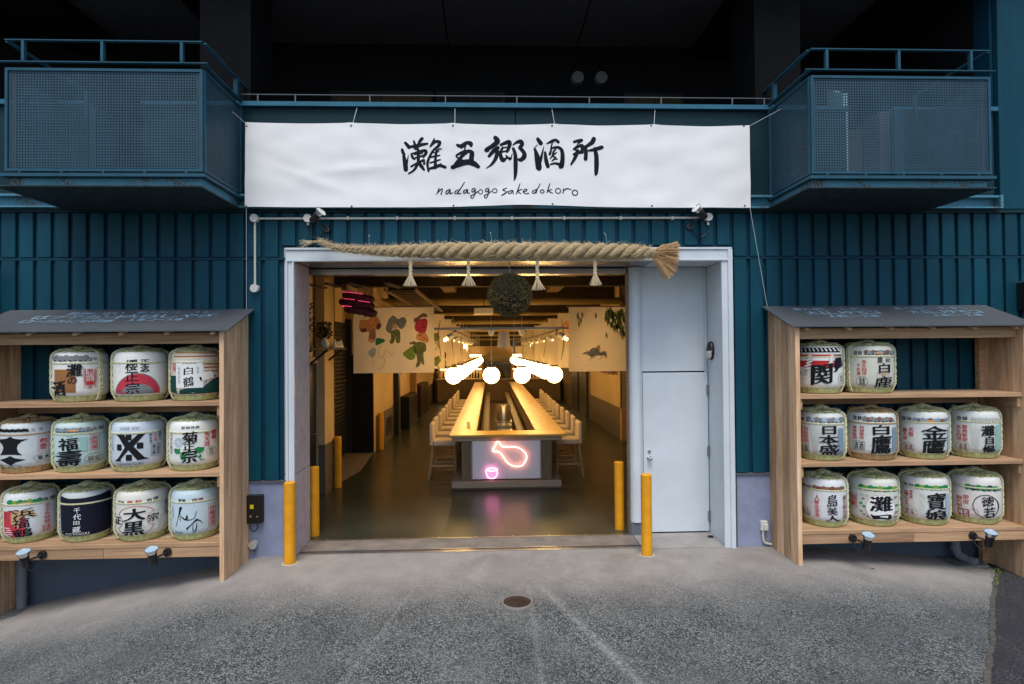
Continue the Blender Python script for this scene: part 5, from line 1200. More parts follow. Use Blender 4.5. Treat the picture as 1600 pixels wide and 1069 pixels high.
# ================================================================ SAKE BARRELS
BR = .245; BH = .55
prof = [(.205, .0), (.217, .012), (.219, .05), (.222, .066), (.238, .085), (.245, .12), (.247, .25), (.247, .38), (.245, .43), (.240, .47), (.228, .497), (.205, .512)]
def Rz(z):
    for (r0, z0), (r1, z1) in zip(prof, prof[1:]):
        if z0 <= z <= z1: return r0 + (r1 - r0) * (z - z0) / max(z1 - z0, 1e-6)
    return prof[-1][0] if z > .4 else prof[0][0]
paper = {}
def paperm(c):
    k = tuple(c)
    if k not in paper: paper[k] = M('barrel paper %d' % len(paper), c, .55, nscale=5, col2=tuple(x * .9 for x in c), bump=.25, bscale=9)
    return paper[k]
SH = {}
def shared(tan_):
    if tan_ in SH: return SH[tan_]
    st, rp = (strawtan, tanrope) if tan_ else (straw, strawrope); d = {}
    random.seed(30 + tan_)
    m = MB(); m.lathe([(.0001, .0), (.2, .0), (.213, .01), (.214, .05), (.219, .062)], 36)
    for k in range(len(m.v)):
        x, y, z = m.v[k]; a = atan2(y, x); q = 1 + .012 * sin(a * 23) * (z > .005); m.v[k] = (x * q, y * q, z)
    d['base'] = m.build('straw_base', st, smooth='all'); 
    m = MB(); m.lathe([(.19, .503), (.2, .516), (.15, .527), (.08, .534), (.0001, .537)], 30); m.fixn = False
    for i in range(330):
        a = random.random() * 6.3; r = .205 * random.random() ** .5; z = .528 - (r / .2) ** 3 * .02 + random.random() * .008; b_ = a + random.uniform(-1.1, 1.1) + (pi if random.random() < .3 else 0); l = random.uniform(.04, .1)
        p0 = Vector((r * cos(a), r * sin(a), z)); p1 = p0 + Vector((cos(b_) * l, sin(b_) * l, random.uniform(-.004, .012)))
        rr = math.hypot(p1.x, p1.y)
        if rr > .222: p1.x *= .222 / rr; p1.y *= .222 / rr; p1.z -= .012
        m.tube([p0, p1], [.0035, .002], 3)
    d['top'] = m.build('straw_top', st)
    m = MB(); m.fixn = False
    for i in range(90):
        a = random.random() * 6.3; r = .2 * random.random() ** .6; b_ = a + random.uniform(-1.3, 1.3); l = random.uniform(.05, .13); z = .541 - (r / .2) ** 3 * .018
        p1 = Vector((r * cos(a) + cos(b_) * l, r * sin(a) + sin(b_) * l, z + random.uniform(-.006, .012))); rr = math.hypot(p1.x, p1.y)
        if rr > .225: p1.x *= .225 / rr; p1.y *= .225 / rr; p1.z -= .012
        m.tube([(r * cos(a), r * sin(a), z), p1], [.004, .002], 3)
    d['stalk'] = m.build('loose_stalk', rp); d['stalk']['kind'] = 'stuff'
    def braid(pts, r, turns):
        m = MB()
        for s_ in range(2):
            q = []
            for i, p_ in enumerate(pts):
                dd = (pts[min(i + 1, len(pts) - 1)] - pts[max(i - 1, 0)]).normalized(); u = dd.cross(Vector((0, 1, .01))).normalized(); w_ = dd.cross(u); a = turns * 2 * pi * i / len(pts) + s_ * pi; q.append(p_ + (u * cos(a) + w_ * sin(a)) * r * .55)
            m.tube(q, r * .62, 6)
        return m
    def side(t_, n_=60):
        pts = []
        prf = [(.0, .553), (.08, .55), (.15, .54), (.2, .525), (.238, .5), (.254, .46), (.257, .38), (.257, .2), (.254, .1), (.238, .062), (.225, .03), (.2, .008)]
        P = [Vector((r * 1.0, 0, z)) for r, z in prf]; Q = smooth_path([tuple(p) for p in P], 7, False); return Q
    m = braid(side(0), .0115, 14); d['rope'] = m.build('vertical_rope', rp, smooth='all')
    m = MB(); m.tube([(.2485 * cos(i * pi / 20), .2485 * sin(i * pi / 20), .402) for i in range(40)], .0048, 6, closed=True); m.tube([(.2485 * cos(i * pi / 20), .2485 * sin(i * pi / 20), .394) for i in range(40)], .004, 6, closed=True); d['cord'] = m.build('cord', rp, smooth='all')
    m = MB(); m.tube([(.055 * cos(i), .045 * sin(i), .56 + .014 * sin(i * 1.7)) for i in range(12)], .014, 6); m.tube([(-.09, .02, .552), (0, 0, .585), (.08, -.03, .555)], .012, 6)
    for i in range(26): a = random.random() * 6.3; m.tube([(0, 0, .56), (.07 * cos(a), .07 * sin(a), .555 + random.random() * .02)], [.003, .0015], 3)
    d['knot'] = m.build('knot', rp, smooth='all')
    m = MB()
    for i in range(4):
        a = i * pi / 4 + .4; m.tube([(.2 * cos(a), .2 * sin(a), .523), (.1 * cos(a + .1), .1 * sin(a + .1), .54), (0, 0, .548), (-.1 * cos(a - .1), -.1 * sin(a - .1), .54), (-.2 * cos(a), -.2 * sin(a), .523)], .0045, 5)
    m.tube([(.216 * cos(i * pi / 15), .216 * sin(i * pi / 15), .066 + .006 * sin(i * 3)) for i in range(30)], .006, 5, closed=True)
    d['lashing'] = m.build('lashing', rp, smooth='all'); d['lashing']['kind'] = 'stuff'
    for o in d.values(): o['proto'] = 1
    SH[tan_] = d; return d
def barrel(x, z, r, box, label, art, col=(.78, .8, .75), tan_=0, ropes=(-1.55, 1.5), wv=None):
    yc = -.315
    face = atan2(x, yc + 6.57)      # turned towards the passer-by
    root = thing('sake_barrel', label, 'sake barrel', (x, yc, z), -face, 'straw wrapped sake barrels'); s = r / .252; root.scale = (s, s, 1.0)
    m = MB(); m.lathe(prof[3:], 48)
    for k in range(len(m.v)):
        vx, vy, vz = m.v[k]; a = atan2(vy, vx); e = 1 + (.006 * sin(a * 17 + x * 9) * max(0, (.1 - vz) / .04)) + .004 * noise.noise((cos(a) * 3, sin(a) * 3, vz * 7 + x * 5)); m.v[k] = (vx * e, vy * e, vz)
    wr = m.build('paper_wrap', paperm(col), root, 'all', False)
    d = shared(tan_)
    for k in ('base', 'top', 'stalk', 'cord', 'knot', 'lashing'):
        o = inst(d[k], root); o.rotation_euler.z = random.uniform(-.5, .5)
        if 'proto' in o: del o['proto']
    for a in ropes:
        for q in (a, a + (.085 if a < 0 else -.085)):
            o = inst(d['rope'], root); o.rotation_euler.z = q - pi / 2
            if 'proto' in o: del o['proto']
    x0, y0, x1, y1 = box
    def mp(px, py, l):
        f = 2 * (px - x0) / (x1 - x0) - 1; f = max(-.995, min(.995, f)); a = asin(f); zz = BH * (1 - (py - y0) / (y1 - y0)); zz = min(max(zz, .07), .507); R = Rz(zz) + l + .001
        return (R * sin(a), -R * cos(a), zz)
    D = Decal(mp, (x1 - x0) / 22, (y1 - y0) / 14); art(D); D.build('label_marking', wr, False)
    return root
def cloud(D, x0, y0, x1, y1, c, c2=None, c3=None):
    n_ = max(5, int((x1 - x0) / (y1 - y0) * 1.6)); h = y1 - y0; w_ = (x1 - x0) / n_
    D.rect(x0 + w_ * .4, y0 + h * .35, x1 - w_ * .3, y1 - h * .2, c)
    for i in range(n_): D.disc(x0 + w_ * (i + .5), y0 + h * (.42 + .12 * (i % 2)), w_ * .72, h * .42, (c2 if c2 and i % 3 == 1 else c), 12)
    if c3: D.disc((x0 + x1) / 2, y0 + h * .6, w_ * 1.5, h * .16, c3, 10)
    for i in range(n_ + 1): D.poly([(x0 + w_ * (i - .1), y1 - h * .12), (x0 + w_ * (i + .3), y1 - h * .32), (x0 + w_ * (i + .7), y1 - h * .05), (x0 + w_ * (i + .3), y1 - h * .14)], 'k')
BG = .02
def aA(D):
    cloud(D, 66, 150, 390, 215, 'y'); D.row('本位', 395, 170, 470, 200, 'k'); D.rect(80, 280, 270, 490, 'o')
    for i in range(4): D.frame(95 + i * 22, 300 + i * 24, 262 - i * 14, 478 - i * 20, 5, 'b')
    D.ch('灘', 190, 235, 330, 345, 'k', .05, .02); D.ch('の', 200, 352, 280, 410, 'k', .04, .02); D.ch('酒', 65, 385, 172, 525, 'k', .06, .02); D.col('灘の生一本', 372, 275, 432, 465, 'r', .01)
    for s_ in (-1, 1):
        for k in range(6): D.line([(402 + s_ * 64, 270 + k * 22, 5), (402 + s_ * (40 - k), 290 + k * 24, 7), (402 + s_ * 58, 310 + k * 28, 4)], 'r')
def aB(D):
    pts = lambda rx, ry: [(818 - rx * cos(pi * i / 16), 497 - ry * sin(pi * i / 16)) for i in range(17)]
    D.poly(pts(205, 192), 'y'); D.poly(pts(196, 184), 'R'); D.poly(pts(150, 92), 'y'); D.ch('櫻', 705, 182, 812, 285, 'k', .03, .01); D.ch('正', 705, 295, 822, 380, 'k', .03); D.ch('宗', 710, 392, 830, 496, 'k', .03)
    D.ch('正', 840, 182, 920, 230, 'k', .06); D.ch('念', 840, 232, 920, 296, 'k', .05); D.ring(640, 268, 22, 34, 2, 'l')
def aC(D):
    for y in (112, 148, 200, 222, 250, 285): D.rect(1145 + (y > 190) * 250, y, 1545, y + 12, 'o')
    D.rect(1150, 130, 1540, 134, 'b'); D.rect(1140, 200, 1172, 290, 'p'); D.col('白鶴', 1145, 205, 1168, 285, 'r')
    D.poly([(1120, 330), (1170, 330), (1170, 495), (1120, 480)], 'd'); D.poly([(1190, 495), (1200, 455), (1280, 440), (1410, 430), (1480, 375), (1545, 345), (1560, 400), (1560, 495)], 'd')
    D.rect(1170, 193, 1405, 440, 'w'); D.ch('白', 1238, 250, 1315, 320, 'k', .03, .02); D.ch('鶴', 1232, 340, 1322, 428, 'k', .03, .02); D.row('登録商標', 1215, 203, 1345, 225, 'y'); D.col('特撰清酒', 1185, 250, 1208, 400, 'l'); D.col('灘五郷', 1345, 250, 1368, 310, 'l')
    D.poly([(1375, 340), (1400, 300), (1470, 290), (1510, 320), (1500, 350), (1440, 370), (1400, 380)], 'w'); D.line([(1420, 305, 8), (1405, 260, 6), (1425, 235, 8), (1432, 250, 4)], 'w'); D.line([(1430, 370, 4), (1425, 420, 3)], 'k')
    D.poly([(1370, 340), (1390, 345), (1395, 380), (1375, 370)], 'k'); D.poly([(1500, 320), (1515, 330), (1500, 352)], 'k')
def aD(D):
    D.poly([(105, 300), (150, 330), (230, 345), (320, 345), (240, 375), (195, 420), (183, 470), (200, 530), (250, 578), (180, 568), (105, 562), (30, 568), (-15, 578), (10, 530), (27, 470), (15, 420), (-22, 380), (-22, 345), (60, 330)], 'k')
    D.poly([(105, 580), (160, 615), (290, 645), (170, 675), (105, 722), (40, 675), (-20, 645), (45, 615)], 'k'); D.frame(430, 320, 560, 548, 4, 'r'); D.ch('劍', 447, 345, 540, 420, 'r', .03); D.ch('菱', 447, 430, 540, 515, 'r', .03)
    D.line([(375, 630, 4), (420, 600, 4), (500, 578, 4), (620, 590, 4)], 'k'); D.line([(375, 630, 4), (435, 695, 4), (500, 680, 4), (575, 670, 4), (620, 590, 4)], 'k'); D.ch('極', 430, 602, 492, 668, 'k', .02); D.ch('水', 505, 598, 578, 655, 'k', .04)
    cloud(D, -25, 188, 315, 242, 'k'); D.ch('元', 350, 195, 400, 237, 'y', .02); D.ch('禄', 438, 190, 490, 230, 'y', .02); D.row('ケンビシ', -20, 712, 240, 755, 'k', .0)
def aE(D):
    random.seed(8)
    for k in range(34): x, y = random.uniform(720, 1380), random.uniform(310, 760); D.disc(x, y, random.uniform(12, 34), random.uniform(10, 26), random.choice('cc'), 7)
    D.rect(1040, 340, 1135, 540, 'c')
    D.ch('福', 775, 345, 1010, 515, 'k', .05, .02); D.ch('壽', 752, 520, 1055, 750, 'k', .045, .015); D.frame(1165, 315, 1288, 545, 5, 'r'); D.col('無限蘭', 1185, 330, 1270, 528, 'r', .01); D.ring(1215, 655, 118, 66, 6, 'b'); D.row('福安', 1130, 622, 1305, 695, 'b', .03)
    D.line([(1155, 575, 5), (1200, 590, 5), (1240, 575, 5), (1300, 575, 5)], 'b'); cloud(D, 735, 195, 1170, 270, 'y', 'e', 'O'); D.ch('商', 1188, 207, 1255, 252, 'b', .02); D.ch('標', 1270, 200, 1345, 250, 'b', .02)
def aF(D):
    D.row('SINCE 1717', 225, 207, 472, 245, 'y'); 
    D.poly([(170, 297), (270, 292), (345, 412), (455, 308), (450, 292), (585, 280), (545, 310), (400, 470), (540, 630), (612, 655), (450, 665), (335, 520), (235, 640), (240, 672), (158, 672), (205, 630), (290, 480), (215, 340)], 'k')
    for a in ((300, 306, 376, 386), (192, 438, 250, 524), (442, 424, 526, 508), (302, 582, 380, 666)): D.poly([(a[0] + 8, a[1]), (a[2] - 8, a[1]), (a[2], a[1] + 10), (a[2], a[3] - 10), (a[2] - 8, a[3]), (a[0] + 8, a[3]), (a[0], a[3] - 10), (a[0], a[1] + 10)], 'k')
    D.row('SAWANOTSURU', 185, 690, 528, 730, 'y'); D.col('純米酒', 600, 305, 640, 440, 'd', .02); D.frame(650, 300, 712, 432, 3, 'p'); D.col('沢の鶴', 660, 310, 704, 425, 'R', .01); D.col('生酛仕込', 724, 290, 762, 422, 'k'); D.frame(625, 450, 745, 625, 4, 'k'); D.col('灘五郷', 640, 470, 682, 610, 'k', .02); D.col('兵庫県産', 692, 462, 736, 606, 'k', .01); D.col('米だけの酒', 128, 310, 152, 530, 'y')
def aG(D):
    D.row('登録商標', 1015, 178, 1272, 215, 'k', .02); D.disc(988, 400, 58, 68, 'u', 14)
    for k in range(14): D.line([(988, 400, 3), (988 + 62 * cos(k * .45), 400 + 72 * sin(k * .45), 5)], 'w')
    for q in ([(925, 500), (950, 480), (985, 492), (1010, 480), (1012, 545), (975, 560), (945, 550)], [(1200, 490), (1250, 470), (1290, 480), (1332, 480), (1335, 515), (1300, 550), (1260, 560), (1220, 545)], [(1005, 580), (1040, 560), (1080, 570), (1085, 640), (1020, 640)]): D.poly(q, 'g')
    D.line([(1010, 550, 14), (1120, 560, 18), (1230, 590, 12), (1290, 650, 16), (1340, 650, 8)], 'g'); D.disc(1280, 600, 20, 20, 'g', 8)
    D.ch('菊', 1038, 255, 1240, 412, 'k', .05, .01); D.ch('正', 1050, 420, 1205, 505, 'k', .05); D.ch('宗', 1033, 505, 1228, 688, 'k', .05); D.col('嘉譽', 1425, 248, 1502, 388, 'r', .03); D.col('秀天涯', 1330, 272, 1410, 472, 'r', .03)
    D.ring(1430, 545, 66, 66, 4, 'y'); D.col('醸酒', 1395, 495, 1462, 598, 'y'); D.col('清酒本醸造', 880, 270, 908, 560, 'm')
def aH(D):
    cloud(D, 105, 212, 550, 308, 'g', 's', 't'); D.ch('商', 565, 228, 635, 278, 'k', .02); D.ch('標', 655, 226, 728, 275, 'k', .02)
    D.disc(150, 440, 80, 75, 'm', 14); D.poly([(60, 380), (190, 400), (260, 560), (300, 470), (335, 480), (345, 600), (330, 740), (150, 770), (60, 700)], 'R'); D.poly([(150, 400), (330, 362), (430, 400), (495, 478), (340, 452), (270, 480), (240, 640), (150, 560)], 't')
    for y in (622, 652, 684, 716): D.rect(50, y, 125 + (y - 600) * .4, y + 10, 'w')
    D.ch('浜', 165, 350, 455, 490, 'k', .03, .02); D.ch('福', 165, 490, 385, 632, 'k', .03, .02); D.ch('鶴', 170, 640, 425, 772, 'k', .05, .02); D.col('名水魚崎郷', 580, 318, 658, 618, 'r', .01); D.frame(535, 625, 672, 745, 3, 'p'); D.row('清酒', 545, 635, 662, 735, 'r')
def aI(D):
    D.poly([(785, 185), (900, 212), (1100, 212), (1300, 195), (1452, 165), (1470, 180), (1470, 745), (1200, 775), (1000, 775), (800, 755)], 'n'); D.ch('千', 965, 345, 1048, 425, 'w', .01, .03); D.ch('代', 955, 440, 1058, 520, 'w', .01, .03); D.ch('田', 962, 540, 1038, 592, 'w', .01, .03); D.ch('蔵', 948, 620, 1052, 708, 'w', .01, .03); D.row('CHIYODAGURA', 855, 712, 1175, 752, 'w', .01)
def aJ(D):
    D.row('登録', 190, 232, 272, 280, 'k', .02); D.ch('喪', 308, 228, 388, 292, 'r', .03); D.ch('紋', 418, 222, 508, 286, 'r', .03); D.ch('商', 570, 220, 640, 268, 'k', .02); D.ch('標', 655, 210, 728, 258, 'k', .02)
    D.line([(x, y, 7) for x, y in [(205, 440), (240, 375), (310, 335), (420, 315), (560, 335), (640, 375), (675, 412)]], 'r'); D.line([(x, y, 6) for x, y in [(675, 412), (610, 440), (572, 520), (605, 590), (672, 612)]], 'r'); D.line([(x, y, 7) for x, y in [(672, 612), (620, 685), (540, 745), (430, 772), (320, 755), (240, 700), (200, 640)]], 'm'); D.line([(x, y, 6) for x, y in [(200, 640), (245, 590), (245, 500), (205, 440)]], 'm')
    for q in ([(700, 310), (760, 330), (740, 420), (700, 400)], [(690, 480), (770, 500), (740, 600), (780, 640)], [(770, 290), (790, 420), (760, 560), (730, 700)], [(520, 600), (560, 660), (540, 700)], [(265, 530), (290, 600), (270, 650)]): D.line([(x, y, 5) for x, y in q], 'l')
    D.ch('大', 268, 348, 552, 528, 'k', .06, .015); D.ch('黒', 262, 540, 532, 748, 'k', .05, .01); D.ch('正', 162, 475, 238, 580, 'k', .05); D.ch('宗', 585, 450, 728, 562, 'k', .04, .02); D.frame(803, 288, 862, 520, 3, 'm'); D.col('醸造酒', 812, 300, 855, 512, 'y')
def aK(D):
    D.row('登録', 985, 222, 1085, 266, 'k', .04); D.row('商標', 1165, 222, 1322, 258, 'm', .05); T = lambda *s_: D.line(s_, 'k')
    T((1022, 350, 38), (1012, 385, 26), (995, 460, 10), (962, 612, 5)); T((1012, 400, 6), (1018, 530, 9)); T((1032, 470, 10), (1075, 512, 20), (1150, 522, 10), (1205, 490, 8), (1228, 402, 6)); T((1105, 452, 12), (1100, 500, 32)); T((1102, 648, 24), (1160, 590, 12), (1230, 528, 28)); T((1230, 528, 26), (1285, 555, 10), (1310, 602, 4)); T((1180, 590, 6), (1182, 685, 14)); T((1232, 575, 6), (1222, 660, 16), (1180, 730, 6), (1115, 762, 4))
    D.frame(1388, 335, 1482, 662, 5, 'r'); D.col('特醸調酒', 1405, 360, 1470, 648, 'r', .01); D.row('せんすけ', 945, 685, 1045, 722, 'k', .0); D.col('白鶴酒造', 915, 330, 930, 500, 'y')
def aL(D):
    D.rect(75, 140, 660, 215, 'k')
    for k in range(10): x = 95 + k * 58; D.poly([(x, 150), (x + 22, 150), (x + 45, 195), (x + 22, 197)], 'w')
    D.rect(48, 245, 672, 292, 'r'); D.rect(48, 292, 672, 338, 'w'); D.rect(48, 338, 672, 436, 'r'); D.poly([(590, 255), (672, 255), (685, 420), (610, 470), (560, 430)], 'n')
    for dx, sc in ((0, 1.), (300, .75)):
        for i, (x, y, w_) in enumerate(((230, 262, 80), (235, 305, 85), (235, 350, 90), (215, 400, 100), (225, 450, 110))):
            if dx and i > 3: continue
            x = 230 + dx + (x - 230) * sc; y = 262 + (y - 262) * sc; w_ *= sc; q = [(x - w_ * .55, y + 22), (x + w_ * .3, y - 22), (x + w_ * .55, y), (x - w_ * .3, y + 42)]; D.poly([(a + (a - x) * .12, b_ + (b_ - y) * .2) for a, b_ in q], 'k'); D.poly(q, 'w')
    D.line([(570, 420, 30), (600, 470, 34), (570, 505, 20)], 'k'); D.ch('関', 272, 400, 538, 700, 'k', .06, .03)
    D.ring(160, 545, 84, 78, 4, 'l'); D.line([(150, 480, 4), (155, 680, 4)], 'l'); D.row('天吉', 92, 500, 215, 570, 'y'); D.ring(655, 610, 38, 80, 4, 'y'); D.col('灘酒', 638, 560, 675, 660, 'y')
def aM(D):
    D.row('登録', 868, 202, 1005, 262, 'k', .02); cloud(D, 1040, 188, 1475, 270, 'b', 'e', 't'); D.col('長生自得', 1000, 338, 1066, 568, 'r', .02); D.col('千年壽', 918, 390, 980, 572, 'r', .02); D.ring(995, 662, 88, 76, 5, 'k'); D.row('清酒', 948, 605, 1042, 720, 'k', .02)
    D.ch('黒', 1230, 302, 1312, 385, 'k', .04); D.ch('松', 1350, 312, 1425, 375, 'k', .02); D.ring(1310, 570, 85, 95, 5, 'p'); D.ch('白', 1255, 388, 1412, 535, 'k', .04); D.ch('鹿', 1188, 592, 1442, 762, 'k', .03, .02); D.disc(1325, 560, 40, 22, 't', 10)
def aN(D):
    D.row('登録', 78, 180, 166, 232, 'k', .02); cloud(D, 200, 158, 725, 250, 'y', 'u'); D.col('百姓昭明', 160, 325, 226, 582, 'r', .02); D.col('協和萬邦', 84, 325, 146, 582, 'r', .02); D.frame(78, 600, 232, 728, 5, 'k'); D.row('清酒', 92, 615, 218, 712, 'k', .0)
    for k in range(9): D.line([(300 + k * 6, 740, 3), (270 + k * 14, 500, 4), (250 + k * 20, 320 + 10 * (k % 3), 2)], 'l')
    D.rect(640, 330, 712, 745, 'e'); D.ch('日', 428, 295, 608, 418, 'k', .07); D.ch('本', 378, 430, 642, 575, 'k', .06, .01); D.ch('盛', 382, 578, 650, 758, 'k', .05, .01)
def aO(D):
    D.row('登録', 815, 155, 976, 216, 'k', .03); cloud(D, 990, 152, 1460, 240, 'y', 'b'); D.col('特撰最良', 935, 300, 1010, 516, 'r', .02); D.col('健康隆昌', 826, 308, 892, 528, 'r', .02); D.frame(822, 545, 1015, 692, 5, 'k'); D.row('清酒', 836, 560, 1000, 678, 'k', .01)
    D.rect(1445, 320, 1512, 690, 'e'); D.ch('白', 1150, 278, 1392, 432, 'k', .06, .01); D.ch('鷹', 1118, 440, 1422, 728, 'k', .045, .01)
def aP(D):
    D.row('登録', 124, 170, 286, 230, 'k', .02); cloud(D, 300, 168, 800, 255, 'e', 'b', 'O'); D.col('名聲', 235, 330, 306, 482, 'r', .02); D.col('轟天涯', 150, 350, 216, 542, 'r', .02); D.ring(225, 657, 92, 78, 5, 'm'); D.row('清酒', 160, 605, 292, 708, 'm', .01)
    D.ch('金', 422, 295, 775, 500, 'k', .05, .01); D.ch('鷹', 420, 505, 750, 765, 'k', .045, .01); D.rect(778, 320, 806, 690, 'u')
def aQ(D):
    D.row('登録', 905, 165, 1082, 226, 'k', .02); cloud(D, 1130, 168, 1520, 240, 'l'); D.col('富貴繁榮', 995, 290, 1072, 552, 'r', .02); D.col('長生自得', 912, 305, 982, 547, 'r', .02); D.ring(998, 632, 100, 80, 6, 'b'); D.row('清酒', 932, 582, 1066, 688, 'b', .02)
    for k in range(7): D.line([(1140 + k * 12, 730, 3), (1130 + k * 18, 500, 4), (1110 + k * 26, 290 + (k % 3) * 20, 3)], 'l')
    D.rect(1475, 280, 1540, 735, 'c'); D.ch('灘', 1272, 290, 1458, 448, 'k', .05, .01); D.ch('自', 1330, 452, 1442, 578, 'k', .05); D.ch('慢', 1292, 590, 1462, 740, 'k', .05, .01)
def aR(D):
    D.row('登録', 98, 205, 248, 262, 'k', .0); cloud(D, 262, 192, 692, 282, 'b', 'm'); D.line([(245, 310, 3), (250, 540, 3), (240, 780, 3)], 'l'); D.line([(265, 310, 2), (268, 780, 2)], 'l')
    D.ch('人', 285, 350, 360, 430, 'm'); D.col('醸造清酒', 285, 432, 350, 722, 'R', .02); 
    for k in range(5): D.ring(350, 540 + k * 50, 24, 28, 2, 'l')
    D.ring(158, 660, 72, 82, 4, 'm'); D.row('金山', 100, 600, 215, 722, 'k', .01); D.col('灘五郷清酒', 672, 345, 722, 745, 'm'); D.ch('島', 465, 325, 602, 528, 'k', .03, .03); D.ch('美', 463, 535, 602, 668, 'k', .02, .03); D.ch('人', 412, 675, 662, 790, 'k', .04, .02)
def aS(D):
    cloud(D, 942, 215, 1478, 318, 'g', 's', 't'); D.frame(803, 390, 912, 616, 6, 'r'); D.col('国醸', 820, 415, 894, 592, 'r', .02)
    for x, y, c in ((985, 380, 'l'), (1055, 385, 'l'), (1000, 440, 'y'), (970, 520, 'g'), (1010, 565, 'g'), (970, 650, 'y'), (1010, 690, 'y'), (1450, 400, 'y'), (1465, 530, 'g'), (1465, 640, 'y'), (1450, 710, 'y'), (1060, 720, 'y')): D.disc(x, y, 26, 18, c, 7)
    D.disc(1240, 572, 203, 210, 'w', 24); D.ring(1240, 572, 205, 212, 5, 'R'); D.ch('灘', 1100, 385, 1400, 620, 'k', .06, .01); D.poly([(1098, 672), (1150, 690), (1250, 676), (1330, 660), (1392, 668), (1396, 735), (1360, 748), (1250, 738), (1170, 750), (1140, 752), (1108, 705)], 'k')
def aT(D):
    D.row('登録', 138, 195, 300, 256, 'k', .01); cloud(D, 312, 182, 735, 275, 'g', 's'); D.col('播磨郷', 235, 300, 276, 442, 'r'); D.col('随一之日本酒', 168, 318, 216, 562, 'r'); D.ring(230, 660, 97, 84, 4, 'm'); D.col('大澤', 235, 605, 295, 712, 'm'); D.col('酒造', 165, 605, 225, 712, 'm')
    for k in range(8): D.line([(350 + 10 * sin(k), 330 + k * 50, 4), (400 + 20 * sin(k * 2), 350 + k * 50, 8), (440, 390 + k * 45, 4)], 'l')
    D.rect(705, 330, 748, 745, 'u'); D.ch('寶', 470, 312, 698, 592, 'k', .04, .02); D.ch('娘', 442, 592, 718, 772, 'k', .05, .02)
def aU(D):
    D.row('登録', 925, 225, 1056, 276, 'y', .01); cloud(D, 1088, 202, 1522, 305, 'g', 'd'); D.col('愛度', 1055, 380, 1138, 532, 'r', .0); D.col('御代榮', 962, 410, 1042, 602, 'r', .0); D.rect(980, 615, 1130, 750, 'm'); D.row('徳若', 990, 628, 1120, 740, 'w'); D.ring(1200, 640, 60, 55, 8, 'p')
    D.ring(1355, 540, 168, 182, 11, 'k'); D.ch('徳', 1298, 385, 1462, 532, 'k', .03, .02); D.ch('若', 1328, 550, 1478, 712, 'k', .03, .02); D.row('トクワカ', 1310, 735, 1492, 776, 'k', .02)
Wt = (.79, .81, .76)
Z1, Z2, Z3 = 1.795, 1.075, .364
SB = 'left shelf'; 
barrel(-4.326, Z1, .25, (50, 92, 600, 578), 'white sake barrel with brown maze square and red scrolls, top left of the left shelf', aA, Wt, ropes=(-1.6, .72))
barrel(-3.707, Z1, .255, (590, 75, 1110, 570), 'white sake barrel with a crimson arch and black characters, top middle of the left shelf', aB, Wt)
barrel(-3.139, Z1, .239, (1115, 75, 1570, 560), 'sake barrel with white crane, dark green hill and tan stripes on the left shelf', aC, (.66, .6, .5))
barrel(-4.86, Z2, .243, (-30, 60, 690, 850), 'white sake barrel with bold black diamond emblem at the left photo edge', aD, (.6, .66, .68), 1)
barrel(-4.323, Z2, .241, (695, 75, 1430, 850), 'pale mint sake barrel with two tall black characters and red frame', aE, (.52, .66, .64))
barrel(-3.731, Z2, .25, (105, 90, 840, 830), 'white sake barrel with big black X mark and the year 1717', aF, (.58, .66, .74))
barrel(-3.152, Z2, .245, (845, 60, 1570, 810), 'white sake barrel with green leaves behind black characters and blue flower', aG, Wt)
barrel(-4.839, Z3, .233, (30, 70, 790, 870), 'white sake barrel with red shape, tan cone and green cloud band, lower left', aH, (.66, .7, .7))
barrel(-4.264, Z3, .235, (775, 75, 1510, 865), 'navy wrapped sake barrel with white vertical characters', aI, (.5, .55, .56))
barrel(-3.687, Z3, .25, (150, 55, 905, 850), 'white sake barrel with red curved outline round bold black characters', aJ, (.7, .7, .64))
barrel(-3.139, Z3, .239, (880, 60, 1570, 830), 'pale blue sake barrel with thin flowing black strokes and red frame', aK, (.52, .65, .7))
barrel(3.63, Z1, .236, (35, 65, 695, 845), 'sake barrel with red band, black rope pattern and white zigzag papers', aL, Wt, ropes=(-1.45, 1.7))
barrel(4.174, Z1, .258, (655, 75, 1495, 845), 'white sake barrel with brown cloud band alone at the right of the top right row', aM, (.64, .66, .57), ropes=(-.78, 1.75))
barrel(3.642, Z2, .238, (55, 45, 755, 845), 'white sake barrel with heavy black characters and grey reeds, first in the middle right row', aN, (.62, .66, .63), ropes=(-1.7, 1.35))
barrel(4.2, Z2, .25, (680, 40, 1530, 840), 'white sake barrel tied with tan rope, second in the middle right row', aO, (.66, .7, .67), 1, ropes=(-1.1, 1.7))
barrel(4.795, Z2, .243, (50, 25, 815, 830), 'white sake barrel with wide black characters and round maroon seal, third in middle right row', aP, (.66, .7, .68), ropes=(-1.35, 1.8))
barrel(5.375, Z2, .24, (750, 25, 1555, 805), 'white sake barrel with pale reeds and oval brown seal, last in the middle right row', aQ, (.66, .7, .66), ropes=(-1.15, 1.8))
barrel(3.657, Z3, .232, (75, 30, 745, 890), 'white sake barrel with brown cloud band and running black script, lower right shelf corner', aR, (.68, .71, .72), ropes=(-1.7, 1.4))
barrel(4.215, Z3, .243, (765, 60, 1505, 875), 'white sake barrel with a red circle round thick black characters', aS, (.64, .67, .6), ropes=(-1.4, 1.8))
barrel(4.79, Z3, .24, (60, 20, 770, 860), 'white sake barrel with green cloud band and grey wave pattern', aT, (.68, .7, .66), ropes=(-1.3, 1.8))
barrel(5.375, Z3, .243, (830, 30, 1580, 840), 'white sake barrel with large thin black circle and katakana below', aU, (.72, .7, .66), ropes=(-1.3, 1.8))
for d in SH.values():
    for o in d.values(): bpy.data.objects.remove(o)

